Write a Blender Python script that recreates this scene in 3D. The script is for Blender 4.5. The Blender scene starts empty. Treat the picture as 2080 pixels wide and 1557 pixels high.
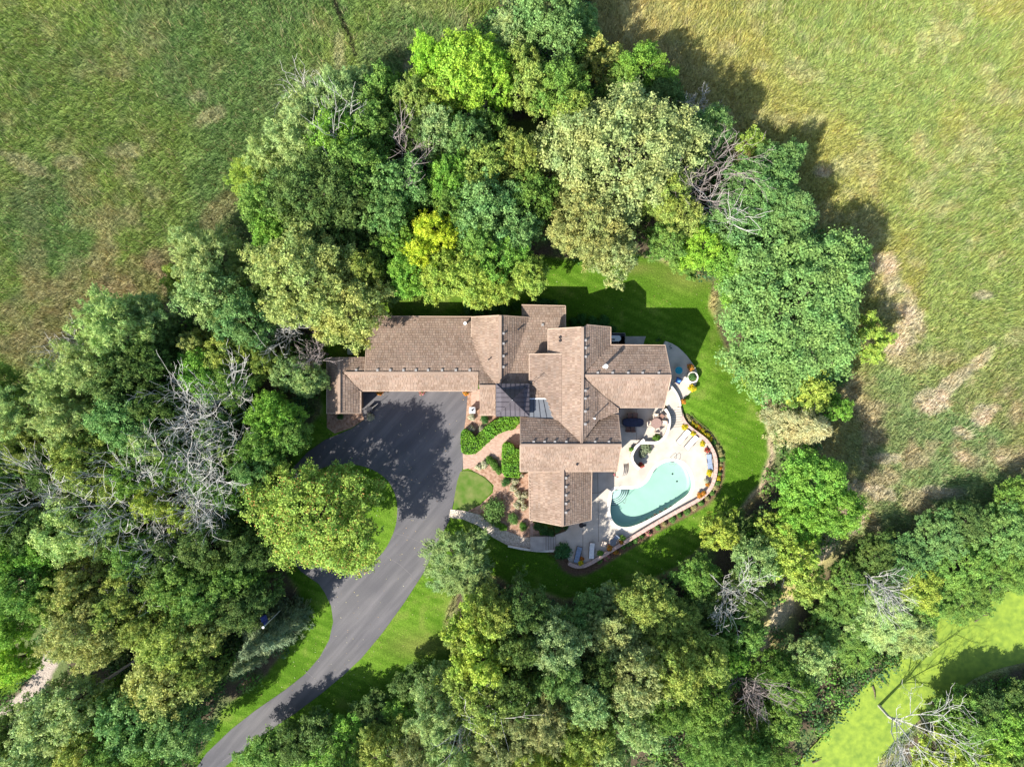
import bpy, bmesh, math, random
import numpy as np
from mathutils import Vector, Matrix
from mathutils.geometry import tessellate_polygon

# ------------------------------------------------------------------ camera, sky, sun, exposure
scene = bpy.context.scene
H, F = 81.0, 1377.0            # camera height in metres, focal length in photo pixels
CX, CY = 1040.0, 778.5
cam_d = bpy.data.cameras.new('camera'); cam = bpy.data.objects.new('camera', cam_d)
scene.collection.objects.link(cam); scene.camera = cam
cam.location = (0, 0, H); cam.rotation_euler = (0, 0, 0)
cam_d.sensor_width = 36.0; cam_d.lens = 36.0*F/2080.0
cam_d.clip_start = 0.5; cam_d.clip_end = 5000
SUN_EL = math.radians(41.2)
SHX, SHY = 0.84, 0.775         # where shadows run, per metre of height
world = bpy.data.worlds.new('World'); scene.world = world; world.use_nodes = True
wn = world.node_tree; bgn = wn.nodes['Background']
sky = wn.nodes.new('ShaderNodeTexSky'); sky.sky_type = 'NISHITA'; sky.sun_disc = False
sky.sun_elevation = SUN_EL
az = math.atan2(-SHX, -SHY)    # direction towards the sun, clockwise from +Y
sky.sun_rotation = az % (2*math.pi)
wn.links.new(sky.outputs[0], bgn.inputs[0]); bgn.inputs[1].default_value = 0.125
sun_d = bpy.data.lights.new('sun', 'SUN'); sun = bpy.data.objects.new('sun', sun_d)
scene.collection.objects.link(sun)
sun_d.energy = 5.0; sun_d.angle = math.radians(0.55); sun_d.color = (1.0, 0.955, 0.88)
sd = Vector((SHX, SHY, -1.0)).normalized()
sun.rotation_euler = sd.to_track_quat('-Z', 'Y').to_euler(); sun.location = (-60, -60, 90)
vs = scene.view_settings
vs.view_transform = 'Standard'; vs.look = 'None'; vs.gamma = 1.0; vs.use_curve_mapping = False
vs.exposure = 1.08
scene.cycles.max_bounces = 6; scene.cycles.transparent_max_bounces = 8

rng = np.random.default_rng(7)
R = random.Random(11)
C = scene.collection

def U(px, py, z=0.0):
    k = (H - z)/F
    return Vector(((px-CX)*k, (CY-py)*k, z))

# ------------------------------------------------------------------ noise
class Noise:
    def __init__(s, seed): s.t = np.random.default_rng(seed).random((256, 256))
    def v(s, x, y):
        xi = np.floor(x).astype(int); yi = np.floor(y).astype(int)
        fx = x-xi; fy = y-yi; fx = fx*fx*(3-2*fx); fy = fy*fy*(3-2*fy)
        t = s.t; a = t[xi % 256, yi % 256]; b = t[(xi+1) % 256, yi % 256]
        c = t[xi % 256, (yi+1) % 256]; d = t[(xi+1) % 256, (yi+1) % 256]
        return (a*(1-fx)+b*fx)*(1-fy)+(c*(1-fx)+d*fx)*fy
    def f(s, x, y, o=4):
        r = 0; a = .5; n = 0
        for i in range(o): r = r+a*s.v(x+i*17.3, y-i*9.1); n += a; a *= .5; x = x*2.03; y = y*2.03
        return r/n
N1, N2, N3, N4 = Noise(1), Noise(2), Noise(3), Noise(4)

# ------------------------------------------------------------------ materials
def newmat(name):
    m = bpy.data.materials.new(name); m.use_nodes = True
    return m, m.node_tree, m.node_tree.nodes['Principled BSDF']
def mat(name, col, rough=.8, metal=0, var=.15, scale=6.0, bump=0.0, bscale=40.0, spec=.3, col2=None):
    m, nt, b = newmat(name)
    b.inputs['Roughness'].default_value = rough; b.inputs['Metallic'].default_value = metal
    b.inputs['Specular IOR Level'].default_value = spec
    tc = nt.nodes.new('ShaderNodeTexCoord'); no = nt.nodes.new('ShaderNodeTexNoise')
    no.inputs['Scale'].default_value = scale; no.inputs['Detail'].default_value = 8
    nt.links.new(tc.outputs['Object'], no.inputs['Vector'])
    cr = nt.nodes.new('ShaderNodeValToRGB')
    c2 = col2 or tuple(c*(1+var) for c in col); c1 = tuple(c*(1-var) for c in col) if not col2 else col
    cr.color_ramp.elements[0].position = .3; cr.color_ramp.elements[1].position = .7
    cr.color_ramp.elements[0].color = (*c1, 1); cr.color_ramp.elements[1].color = (*c2, 1)
    nt.links.new(no.outputs['Fac'], cr.inputs['Fac']); nt.links.new(cr.outputs[0], b.inputs['Base Color'])
    if bump:
        n2 = nt.nodes.new('ShaderNodeTexNoise'); n2.inputs['Scale'].default_value = bscale; n2.inputs['Detail'].default_value = 4
        bp = nt.nodes.new('ShaderNodeBump'); bp.inputs['Strength'].default_value = bump; bp.inputs['Distance'].default_value = .03
        nt.links.new(tc.outputs['Object'], n2.inputs['Vector']); nt.links.new(n2.outputs['Fac'], bp.inputs['Height'])
        nt.links.new(bp.outputs[0], b.inputs['Normal'])
    return m
def island_mat(name, cols, rough=.85, spec=.2, noise=.12, nscale=1.5):
    m, nt, b = newmat(name)
    b.inputs['Roughness'].default_value = rough; b.inputs['Specular IOR Level'].default_value = spec
    g = nt.nodes.new('ShaderNodeNewGeometry'); cr = nt.nodes.new('ShaderNodeValToRGB')
    e = cr.color_ramp.elements
    while len(e) < len(cols): e.new(.5)
    for i, c in enumerate(cols): e[i].position = i/(len(cols)-1); e[i].color = (*c, 1)
    nt.links.new(g.outputs['Random Per Island'], cr.inputs['Fac'])
    tc = nt.nodes.new('ShaderNodeTexCoord'); no = nt.nodes.new('ShaderNodeTexNoise')
    no.inputs['Scale'].default_value = nscale; no.inputs['Detail'].default_value = 6
    nt.links.new(tc.outputs['Object'], no.inputs['Vector'])
    mr = nt.nodes.new('ShaderNodeMapRange'); mr.inputs['From Min'].default_value = .3; mr.inputs['From Max'].default_value = .7
    mr.inputs['To Min'].default_value = 1-noise; mr.inputs['To Max'].default_value = 1+noise
    nt.links.new(no.outputs['Fac'], mr.inputs['Value'])
    mx = nt.nodes.new('ShaderNodeVectorMath'); mx.operation = 'SCALE'
    nt.links.new(cr.outputs[0], mx.inputs[0]); nt.links.new(mr.outputs[0], mx.inputs['Scale'])
    nt.links.new(mx.outputs[0], b.inputs['Base Color'])
    return m
def leaf_mat(name, accent=None, afrac=.0, trans=.4, attr=None):
    """leaf colour = the object's own colour (or a colour attribute) varied leaf by leaf"""
    m, nt, b = newmat(name)
    b.inputs['Roughness'].default_value = .6; b.inputs['Specular IOR Level'].default_value = .22
    if attr:
        oi = nt.nodes.new('ShaderNodeAttribute'); oi.attribute_name = attr
    else:
        oi = nt.nodes.new('ShaderNodeObjectInfo')
    g = nt.nodes.new('ShaderNodeNewGeometry')
    mr = nt.nodes.new('ShaderNodeMapRange'); mr.inputs['To Min'].default_value = .55; mr.inputs['To Max'].default_value = 1.45
    nt.links.new(g.outputs['Random Per Island'], mr.inputs['Value'])
    mx = nt.nodes.new('ShaderNodeVectorMath'); mx.operation = 'SCALE'
    nt.links.new(oi.outputs['Color'], mx.inputs[0]); nt.links.new(mr.outputs[0], mx.inputs['Scale'])
    # clump-sized tone patches
    tc = nt.nodes.new('ShaderNodeTexCoord'); no = nt.nodes.new('ShaderNodeTexNoise')
    no.inputs['Scale'].default_value = .55; no.inputs['Detail'].default_value = 3
    nt.links.new(tc.outputs['Object'], no.inputs['Vector'])
    mr2 = nt.nodes.new('ShaderNodeMapRange'); mr2.inputs['From Min'].default_value = .35; mr2.inputs['From Max'].default_value = .65
    mr2.inputs['To Min'].default_value = 0; mr2.inputs['To Max'].default_value = 1
    nt.links.new(no.outputs['Fac'], mr2.inputs['Value'])
    mc = nt.nodes.new('ShaderNodeMix'); mc.data_type = 'RGBA'; mc.blend_type = 'MULTIPLY'; mc.inputs['Factor'].default_value = 1
    tint = nt.nodes.new('ShaderNodeValToRGB')
    tint.color_ramp.elements[0].color = (.86, .98, 1.0, 1); tint.color_ramp.elements[1].color = (1.14, 1.03, .94, 1)
    nt.links.new(mr2.outputs[0], tint.inputs['Fac'])
    nt.links.new(mx.outputs[0], mc.inputs[6]); nt.links.new(tint.outputs[0], mc.inputs[7])
    out = mc.outputs[2]
    if accent:
        gt = nt.nodes.new('ShaderNodeMath'); gt.operation = 'LESS_THAN'; gt.inputs[1].default_value = afrac
        wn2 = nt.nodes.new('ShaderNodeMath'); wn2.operation = 'FRACT'
        ml = nt.nodes.new('ShaderNodeMath'); ml.operation = 'MULTIPLY'; ml.inputs[1].default_value = 17.37
        nt.links.new(g.outputs['Random Per Island'], ml.inputs[0]); nt.links.new(ml.outputs[0], wn2.inputs[0]); nt.links.new(wn2.outputs[0], gt.inputs[0])
        ma = nt.nodes.new('ShaderNodeMix'); ma.data_type = 'RGBA'
        nt.links.new(gt.outputs[0], ma.inputs['Factor']); nt.links.new(out, ma.inputs[6]); ma.inputs[7].default_value = (*accent, 1)
        out = ma.outputs[2]
    nt.links.new(out, b.inputs['Base Color'])
    tr = nt.nodes.new('ShaderNodeBsdfTranslucent'); ms = nt.nodes.new('ShaderNodeMixShader'); ms.inputs[0].default_value = trans
    nt.links.new(out, tr.inputs['Color'])
    o = nt.nodes['Material Output']
    nt.links.new(b.outputs[0], ms.inputs[1]); nt.links.new(tr.outputs[0], ms.inputs[2]); nt.links.new(ms.outputs[0], o.inputs['Surface'])
    return m

M = {}
M['leaf'] = leaf_mat('leaf_foliage')
M['leaf_orange'] = leaf_mat('leaf_foliage_turning', (.44, .25, .07), .07)
M['leaf_attr'] = leaf_mat('undergrowth_foliage', attr='Col', trans=.2)
M['blade'] = leaf_mat('marsh_blades', attr='Col', trans=.3)
M['bark'] = mat('bark', (.10, .08, .06), .95, var=.35, scale=9, bump=.5, bscale=30)
M['bare'] = mat('weathered_dead_wood', (.44, .42, .38), .9, var=.2, scale=7)
M['bare_brown'] = mat('brown_dead_wood', (.29, .24, .22), .9, var=.2, scale=7)
shing = [(.19, .130, .094), (.245, .174, .128), (.212, .150, .112), (.28, .203, .152), (.225, .168, .130), (.255, .175, .132)]
M['shingle'] = island_mat('cedar_shake_shingles', shing, .9, .15, .16, .45)
M['roofbase'] = mat('roof_underlay', (.10, .07, .05), .95)
M['fascia'] = mat('fascia_board', (.40, .29, .21), .7, var=.1, scale=4)
M['wall'] = mat('cedar_siding', (.23, .15, .10), .8, var=.25, scale=3, bump=.3, bscale=18)
M['metal_roof'] = mat('standing_seam_metal', (.085, .075, .085), .6, .1, var=.12, scale=1.2)
M['metal_seam'] = mat('metal_seam', (.035, .03, .04), .5, .3)
M['glass_roof'] = mat('grey_glazing', (.13, .14, .155), .6, 0, var=.08, scale=2, spec=.2)
M['white'] = mat('white_painted_metal', (.78, .78, .76), .45, var=.04)
M['vent'] = mat('galvanised_vent', (.26, .245, .23), .7, .0, var=.1, scale=9)
M['ventdark'] = mat('dark_vent_opening', (.03, .025, .025), .8)
M['dark'] = mat('dark_metal', (.03, .03, .035), .5, .4)
M['copper'] = mat('weathered_teal_metal', (.03, .22, .22), .5)
M['deck'] = mat('cream_exposed_aggregate', (.45, .40, .335), .9, var=.14, scale=.9, bump=.25, bscale=60)
M['coping'] = mat('pool_coping', (.66, .60, .52), .8, var=.06, scale=2)
M['walk'] = mat('grey_concrete_walk', (.38, .34, .30), .9, var=.16, scale=1.3, bump=.2, bscale=50)
M['joint'] = mat('deck_joint', (.16, .13, .11), .9)
M['capstone'] = mat('pink_brick_cap', (.45, .31, .26), .85, var=.2, scale=5)
M['wallstone'] = mat('stacked_stone_wall', (.42, .33, .26), .9, var=.3, scale=4, bump=.6, bscale=9)
M['mulch'] = mat('bark_mulch', (.20, .105, .06), .95, scale=3, bump=.9, bscale=30, col2=(.42, .28, .20))
M['plaster'] = mat('aqua_pool_plaster', (.30, .42, .345), .6, var=.05, scale=.8)
M['step_plaster'] = mat('white_pool_step', (.40, .50, .45), .6, var=.03)
M['chrome'] = mat('brushed_rail', (.45, .42, .38), .3, .8)
M['frame'] = mat('bronze_furniture_frame', (.07, .055, .045), .5, .3)
M['tan_frame'] = mat('tan_furniture_frame', (.42, .33, .26), .6)
M['white_sling'] = mat('white_sling_fabric', (.70, .68, .66), .8, var=.04)
M['blue_sling'] = mat('grey_blue_cushion', (.22, .27, .36), .8, var=.06)
M['cream_cush'] = mat('cream_cushion', (.62, .50, .40), .85, var=.06)
M['brown_cush'] = mat('brown_cushion', (.22, .13, .10), .85, var=.1)
M['navy'] = mat('navy_table_cover', (.022, .028, .06), .75, var=.3, scale=3)
M['table_brown'] = mat('brown_mosaic_tabletop', (.26, .17, .14), .6, var=.25, scale=12)
M['teal'] = mat('teal_glazed_top', (.01, .23, .30), .4)
M['blue_cush'] = mat('royal_blue_cushion', (.02, .05, .30), .8)
M['sky_cush'] = mat('pale_blue_towel', (.12, .35, .62), .8)
M['terracotta'] = mat('terracotta_pot', (.32, .13, .07), .8, var=.15)
M['darkpot'] = mat('dark_glazed_pot', (.06, .06, .07), .4)
M['stone'] = mat('pale_stone', (.55, .50, .44), .9, var=.15, scale=5)
M['greenbox'] = mat('pale_green_cabinet', (.36, .44, .38), .6, var=.06)
M['flagblue'] = mat('navy_flag_cloth', (.05, .07, .28), .8, var=.25, scale=6)
M['log'] = mat('wet_log', (.12, .09, .06), .9, var=.3)
M['edging'] = mat('black_hose', (.012, .012, .012), .6)

def attr_mat(name, rough=.95, bump=.6, bscale=14, nscale=8, var=.3):
    m, nt, b = newmat(name); b.inputs['Roughness'].default_value = rough; b.inputs['Specular IOR Level'].default_value = .1
    a = nt.nodes.new('ShaderNodeAttribute'); a.attribute_name = 'Col'
    tc = nt.nodes.new('ShaderNodeTexCoord'); no = nt.nodes.new('ShaderNodeTexNoise')
    no.inputs['Scale'].default_value = nscale; no.inputs['Detail'].default_value = 6; no.inputs['Roughness'].default_value = .7
    nt.links.new(tc.outputs['Object'], no.inputs['Vector'])
    mr = nt.nodes.new('ShaderNodeMapRange'); mr.inputs['From Min'].default_value = .3; mr.inputs['From Max'].default_value = .7
    mr.inputs['To Min'].default_value = 1-var; mr.inputs['To Max'].default_value = 1+var
    nt.links.new(no.outputs['Fac'], mr.inputs['Value'])
    mx = nt.nodes.new('ShaderNodeVectorMath'); mx.operation = 'SCALE'
    nt.links.new(a.outputs['Color'], mx.inputs[0]); nt.links.new(mr.outputs[0], mx.inputs['Scale'])
    nt.links.new(mx.outputs[0], b.inputs['Base Color'])
    bp = nt.nodes.new('ShaderNodeBump'); bp.inputs['Strength'].default_value = bump; bp.inputs['Distance'].default_value = .08
    n2 = nt.nodes.new('ShaderNodeTexNoise'); n2.inputs['Scale'].default_value = bscale; n2.inputs['Detail'].default_value = 5
    nt.links.new(tc.outputs['Object'], n2.inputs['Vector']); nt.links.new(n2.outputs['Fac'], bp.inputs['Height']); nt.links.new(bp.outputs[0], b.inputs['Normal'])
    return m
M['ground'] = attr_mat('lawn_and_soil', bump=.9, bscale=6, nscale=5, var=.42)

def asphalt():
    m, nt, b = newmat('asphalt'); b.inputs['Roughness'].default_value = .85; b.inputs['Specular IOR Level'].default_value = .35
    tc = nt.nodes.new('ShaderNodeTexCoord')
    def noise(s, d, rot=None, sc=None):
        n = nt.nodes.new('ShaderNodeTexNoise'); n.inputs['Scale'].default_value = s; n.inputs['Detail'].default_value = d
        if sc:
            mp = nt.nodes.new('ShaderNodeMapping'); mp.inputs['Rotation'].default_value = (0, 0, rot); mp.inputs['Scale'].default_value = sc
            m0 = nt.nodes.new('ShaderNodeMapping'); m0.inputs['Rotation'].default_value = (0, 0, rot); mp.inputs['Rotation'].default_value = (0, 0, 0)
            nt.links.new(tc.outputs['Object'], m0.inputs['Vector']); nt.links.new(m0.outputs[0], mp.inputs['Vector']); nt.links.new(mp.outputs[0], n.inputs['Vector'])
        else: nt.links.new(tc.outputs['Object'], n.inputs['Vector'])
        return n
    n1 = noise(.12, 4); n2 = noise(45, 3); n3 = noise(.9, 5, math.radians(-48), (.12, 1.2, 1))
    def ramp(src, c0, c1, p0=.3, p1=.7):
        r = nt.nodes.new('ShaderNodeValToRGB'); r.color_ramp.elements[0].position = p0; r.color_ramp.elements[1].position = p1
        r.color_ramp.elements[0].color = (*c0, 1); r.color_ramp.elements[1].color = (*c1, 1); nt.links.new(src, r.inputs['Fac']); return r.outputs[0]
    a = ramp(n1.outputs['Fac'], (.080, .077, .084), (.122, .116, .118)); c = ramp(n2.outputs['Fac'], (.8, .8, .8), (1.2, 1.2, 1.2)); d = ramp(n3.outputs['Fac'], (.88, .88, .88), (1.32, 1.3, 1.27), .42, .72)
    def mul(x, y):
        k = nt.nodes.new('ShaderNodeMix'); k.data_type = 'RGBA'; k.blend_type = 'MULTIPLY'; k.inputs['Factor'].default_value = 1
        nt.links.new(x, k.inputs[6]); nt.links.new(y, k.inputs[7]); return k.outputs[2]
    nt.links.new(mul(mul(a, c), d), b.inputs['Base Color'])
    bp = nt.nodes.new('ShaderNodeBump'); bp.inputs['Strength'].default_value = .2; bp.inputs['Distance'].default_value = .01
    nt.links.new(n2.outputs['Fac'], bp.inputs['Height']); nt.links.new(bp.outputs[0], b.inputs['Normal'])
    return m
M['asphalt'] = asphalt()
M['crack'] = mat('pale_asphalt_joint', (.15, .14, .14), .9)
def brickmat(name, c1, c2, mortar, sc):
    m, nt, b = newmat(name); b.inputs['Roughness'].default_value = .9
    tc = nt.nodes.new('ShaderNodeTexCoord'); br = nt.nodes.new('ShaderNodeTexBrick'); br.inputs['Scale'].default_value = sc
    br.inputs['Color1'].default_value = (*c1, 1); br.inputs['Color2'].default_value = (*c2, 1); br.inputs['Mortar'].default_value = (*mortar, 1)
    br.inputs['Mortar Size'].default_value = .012
    nt.links.new(tc.outputs['Object'], br.inputs['Vector']); nt.links.new(br.outputs['Color'], b.inputs['Base Color'])
    return m
M['brick'] = brickmat('red_brick_paving', (.32, .20, .145), (.42, .29, .22), (.34, .27, .22), 2.2)
M['pond'] = mat('duckweed_cover', (.125, .20, .025), .8, scale=1.4, bump=.45, bscale=14, col2=(.24, .325, .035))
def watermat():
    m, nt, b = newmat('clear_pool_water'); nt.nodes.remove(b)
    o = nt.nodes['Material Output']; t = nt.nodes.new('ShaderNodeBsdfTransparent'); t.inputs['Color'].default_value = (.90, .995, .985, 1)
    g = nt.nodes.new('ShaderNodeBsdfGlossy'); g.inputs['Roughness'].default_value = .03
    lw = nt.nodes.new('ShaderNodeLayerWeight'); lw.inputs['Blend'].default_value = .5; p4 = nt.nodes.new('ShaderNodeMath'); p4.operation = 'POWER'; p4.inputs[1].default_value = 4.0; nt.links.new(lw.outputs['Facing'], p4.inputs[0]); fr = nt.nodes.new('ShaderNodeMath'); fr.operation = 'MULTIPLY_ADD'; fr.inputs[1].default_value = .6; fr.inputs[2].default_value = .02; nt.links.new(p4.outputs[0], fr.inputs[0])
    tc = nt.nodes.new('ShaderNodeTexCoord'); n = nt.nodes.new('ShaderNodeTexNoise'); n.inputs['Scale'].default_value = 2.5; n.inputs['Detail'].default_value = 3
    bp = nt.nodes.new('ShaderNodeBump'); bp.inputs['Strength'].default_value = .05; bp.inputs['Distance'].default_value = .01
    nt.links.new(tc.outputs['Object'], n.inputs['Vector']); nt.links.new(n.outputs['Fac'], bp.inputs['Height'])
    nt.links.new(bp.outputs[0], g.inputs['Normal'])
    ms = nt.nodes.new('ShaderNodeMixShader'); nt.links.new(fr.outputs[0], ms.inputs[0]); nt.links.new(t.outputs[0], ms.inputs[1]); nt.links.new(g.outputs[0], ms.inputs[2])
    nt.links.new(ms.outputs[0], o.inputs['Surface']); return m
M['water'] = watermat()

# ------------------------------------------------------------------ object helpers
LABELS = {}
def tag(o, label=None, cat=None, group=None, kind=None):
    if label: o['label'] = label
    if cat: o['category'] = cat
    if group: o['group'] = group
    if kind: o['kind'] = kind
    return o
def empty(name, loc, label, cat, group=None, rz=0):
    o = bpy.data.objects.new(name, None); C.objects.link(o); o.location = loc; o.rotation_euler = (0, 0, rz)
    o.empty_display_size = .3
    return tag(o, label, cat, group)
def link(name, me, parent=None):
    o = bpy.data.objects.new(name, me); C.objects.link(o)
    if parent: o.parent = parent
    return o
def copy_tree(o, parent=None):
    c = o.copy(); C.objects.link(c)
    if parent: c.parent = parent
    for ch in o.children: copy_tree(ch, c)
    return c

class MB:
    def __init__(s): s.v = []; s.f = []
    def add(s, vs, fs):
        n = len(s.v); s.v += [tuple(v) for v in vs]; s.f += [tuple(i+n for i in f) for f in fs]; return s
    def box(s, c, d, rz=0, rx=0):
        x, y, z = [k/2 for k in d]
        m = Matrix.Rotation(rz, 3, 'Z') @ Matrix.Rotation(rx, 3, 'X')
        vs = [Vector(c)+m @ Vector(p) for p in [(-x,-y,-z),(x,-y,-z),(x,y,-z),(-x,y,-z),(-x,-y,z),(x,-y,z),(x,y,z),(-x,y,z)]]
        return s.add(vs, [(0,3,2,1),(4,5,6,7),(0,1,5,4),(1,2,6,5),(2,3,7,6),(3,0,4,7)])
    def cyl(s, c, r, h, n=12, r2=None):
        r2 = r if r2 is None else r2; x, y, z = c
        b = [(x+r*math.cos(2*math.pi*i/n), y+r*math.sin(2*math.pi*i/n), z) for i in range(n)]
        t = [(x+r2*math.cos(2*math.pi*i/n), y+r2*math.sin(2*math.pi*i/n), z+h) for i in range(n)]
        return s.add(b+t, [tuple(reversed(range(n))), tuple(range(n, 2*n))]+[(i, (i+1) % n, n+(i+1) % n, n+i) for i in range(n)])
    def tube(s, pts, rad, n=6):
        pts = [Vector(p) for p in pts]; rr = rad if hasattr(rad, '__len__') else [rad]*len(pts)
        base = len(s.v); k = len(pts)
        for i, p in enumerate(pts):
            d = (pts[min(i+1, k-1)]-pts[max(i-1, 0)]).normalized()
            a = d.orthogonal().normalized(); b = d.cross(a)
            for j in range(n):
                t = 2*math.pi*j/n; s.v.append(tuple(p+rr[i]*(math.cos(t)*a+math.sin(t)*b)))
        for i in range(k-1):
            for j in range(n):
                s.f.append((base+i*n+j, base+i*n+(j+1) % n, base+(i+1)*n+(j+1) % n, base+(i+1)*n+j))
        s.f.append(tuple(base+j for j in reversed(range(n)))); s.f.append(tuple(base+(k-1)*n+j for j in range(n)))
        return s
    def prism(s, pts, z0, z1):
        """vertical prism from 2D points (counter clockwise or not), top at z1"""
        n = len(pts); ar = sum(pts[i][0]*pts[(i+1) % n][1]-pts[(i+1) % n][0]*pts[i][1] for i in range(n))
        if ar < 0: pts = pts[::-1]
        vs = [(p[0], p[1], z0) for p in pts]+[(p[0], p[1], z1) for p in pts]
        return s.add(vs, [tuple(range(n, 2*n)), tuple(reversed(range(n)))]+[(i, (i+1) % n, n+(i+1) % n, n+i) for i in range(n)])
    def mesh(s, name, m):
        me = bpy.data.meshes.new(name); me.from_pydata(s.v, [], s.f); me.materials.append(m if not isinstance(m, str) else M[m]); me.validate(); me.update(); return me
    def build(s, name, m, parent=None):
        o = link(name, s.mesh(name, m), parent)
        return o

def smooth(pts, it=2, closed=True):
    pts = [Vector((p[0], p[1])) for p in pts]
    for _ in range(it):
        q = []; n = len(pts)
        rngi = range(n) if closed else range(n-1)
        if not closed: q.append(pts[0])
        for i in rngi:
            a, b = pts[i], pts[(i+1) % n]; q += [a*.75+b*.25, a*.25+b*.75]
        if not closed: q.append(pts[-1])
        pts = q
    return [tuple(p) for p in pts]
def pxw(pts, z): return [tuple(U(p[0], p[1], z)[:2]) for p in pts]
def sheet(name, outer, z, m, hole=None, depth=None, parent=None, kind=None):
    """flat sheet (world 2D points) with an optional hole; depth gives it side faces"""
    loops = [[Vector((p[0], p[1], 0)) for p in outer]]
    if hole: loops.append([Vector((p[0], p[1], 0)) for p in hole])
    tris = tessellate_polygon(loops); vs = [(v.x, v.y, z) for l in loops for v in l]; fs = []
    for t in tris:
        a, b, c = [Vector(vs[i]) for i in t]
        fs.append(tuple(t) if (b-a).cross(c-a).z > 0 else tuple(reversed(t)))
    if depth:
        n = len(outer); k = len(vs); vs = vs+[(p[0], p[1], z-depth) for p in outer]
        ar = sum(outer[i][0]*outer[(i+1) % n][1]-outer[(i+1) % n][0]*outer[i][1] for i in range(n))
        for i in range(n):
            j = (i+1) % n; q = (i, k+i, k+j, j); fs.append(q if ar > 0 else tuple(reversed(q)))
    mb = MB(); mb.v = vs; mb.f = fs
    o = mb.build(name, m, parent)
    if kind: o['kind'] = kind
    return o
def strip(mb, pts, w, z0, z1, closed=False):
    """a wall of width w along a line of world points"""
    n = len(pts); P = [Vector(p) for p in pts]; L, Rr = [], []
    for i in range(n):
        a = P[(i-1) % n] if closed or i > 0 else P[i]; b = P[(i+1) % n] if closed or i < n-1 else P[i]
        d = (b-a).normalized(); nn = Vector((-d.y, d.x))*w/2
        L.append(P[i]+nn); Rr.append(P[i]-nn)
    base = len(mb.v)
    for i in range(n):
        for q, z in ((L[i], z0), (Rr[i], z0), (Rr[i], z1), (L[i], z1)): mb.v.append((q.x, q.y, z))
    for i in range(n if closed else n-1):
        a = base+4*i; b = base+4*((i+1) % n)
        mb.f += [(a+2, a+3, b+3, b+2)[::-1], (a+1, a+2, b+2, b+1)[::-1], (a+3, a, b, b+3)[::-1]]
    if not closed: mb.f += [(base, base+1, base+2, base+3), (base+4*(n-1)+3, base+4*(n-1)+2, base+4*(n-1)+1, base+4*(n-1))]
    return mb

def np_mesh(name, verts, faces, m, col=None):
    """verts (n,3), faces (k,c) with constant corner count"""
    me = bpy.data.meshes.new(name); k, c = faces.shape
    me.vertices.add(len(verts)); me.vertices.foreach_set('co', verts.astype(np.float32).ravel())
    me.loops.add(k*c); me.loops.foreach_set('vertex_index', faces.astype(np.int32).ravel())
    me.polygons.add(k); me.polygons.foreach_set('loop_start', np.arange(0, k*c, c, dtype=np.int32)); me.polygons.foreach_set('loop_total', np.full(k, c, dtype=np.int32))
    if col is not None:
        a = me.color_attributes.new('Col', 'FLOAT_COLOR', 'POINT')
        a.data.foreach_set('color', np.hstack([col, np.ones((len(col), 1))]).astype(np.float32).ravel())
    me.materials.append(m); me.update(calc_edges=True); return me

def inpoly(x, y, poly):
    x = np.asarray(x); y = np.asarray(y); r = np.zeros(x.shape, bool); n = len(poly)
    for i in range(n):
        x0, y0 = poly[i]; x1, y1 = poly[(i+1) % n]
        if y0 == y1: continue
        c = ((y0 > y) != (y1 > y)) & (x < (x1-x0)*(y-y0)/(y1-y0)+x0); r ^= c
    return r
def sdist(x, y, poly, closed=True):
    d = np.full(np.shape(x), 1e9); n = len(poly)
    for i in range(n if closed else n-1):
        x0, y0 = poly[i]; x1, y1 = poly[(i+1) % n]; dx, dy = x1-x0, y1-y0
        t = np.clip(((x-x0)*dx+(y-y0)*dy)/(dx*dx+dy*dy+1e-9), 0, 1)
        d = np.minimum(d, np.hypot(x-x0-t*dx, y-y0-t*dy))
    return np.where(inpoly(x, y, poly), d, -d) if closed else d
def sstep(v, a, b): t = np.clip((v-a)/(b-a), 0, 1); return t*t*(3-2*t)
# ------------------------------------------------------------------ ground: outlines in photo pixels at ground level
WOODS = [(1010,0),(985,60),(880,120),(800,190),(690,230),(600,300),(540,370),(500,470),(400,560),(300,640),(200,720),(130,790),(60,800),(-60,800),(-300,1000),(-300,1900),(430,1900),(395,1557),(470,1440),(560,1370),(620,1300),(640,1250),(610,1190),(560,1100),(560,1000),(600,900),(650,860),(655,720),(720,670),(770,640),(860,612),(940,590),(1060,580),(1110,535),(1180,525),(1290,520),(1350,535),(1420,570),(1450,600),(1460,700),(1500,760),(1540,800),(1560,860),(1568,930),(1540,1000),(1500,1040),(1440,1090),(1380,1150),(1280,1195),(1150,1215),(1040,1190),(960,1140),(930,1180),(905,1260),(920,1350),(850,1395),(760,1440),(640,1475),(560,1520),(480,1557),(440,1900),(1560,1900),(1640,1557),(1700,1470),(1780,1390),(1880,1300),(1960,1245),(2080,1190),(2400,1100),(2400,980),(2000,1030),(1880,1060),(1760,1100),(1700,1110),(1690,1000),(1660,900),(1690,820),(1720,720),(1720,600),(1690,500),(1640,440),(1560,370),(1480,310),(1400,240),(1320,180),(1250,120),(1200,60),(1195,0),(1195,-100),(1000,-100)]
SEWOODS = [(1760,1600),(1860,1480),(1960,1400),(2060,1350),(2300,1330),(2400,1900),(1700,1900)]
LAWN = [(780,600),(860,575),(1000,580),(1100,520),(1200,528),(1300,515),(1390,548),(1450,575),(1440,620),(1490,760),(1555,790),(1562,860),(1566,930),(1545,990),(1500,1040),(1440,1090),(1380,1150),(1280,1195),(1150,1215),(1040,1190),(960,1150),(925,1200),(905,1260),(925,1340),(850,1395),(760,1445),(640,1480),(560,1525),(480,1560),(430,1600),(370,1600),(395,1557),(450,1440),(540,1370),(600,1290),(625,1250),(600,1190),(560,1130),(560,1000),(600,900),(650,840),(660,700)]
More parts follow.
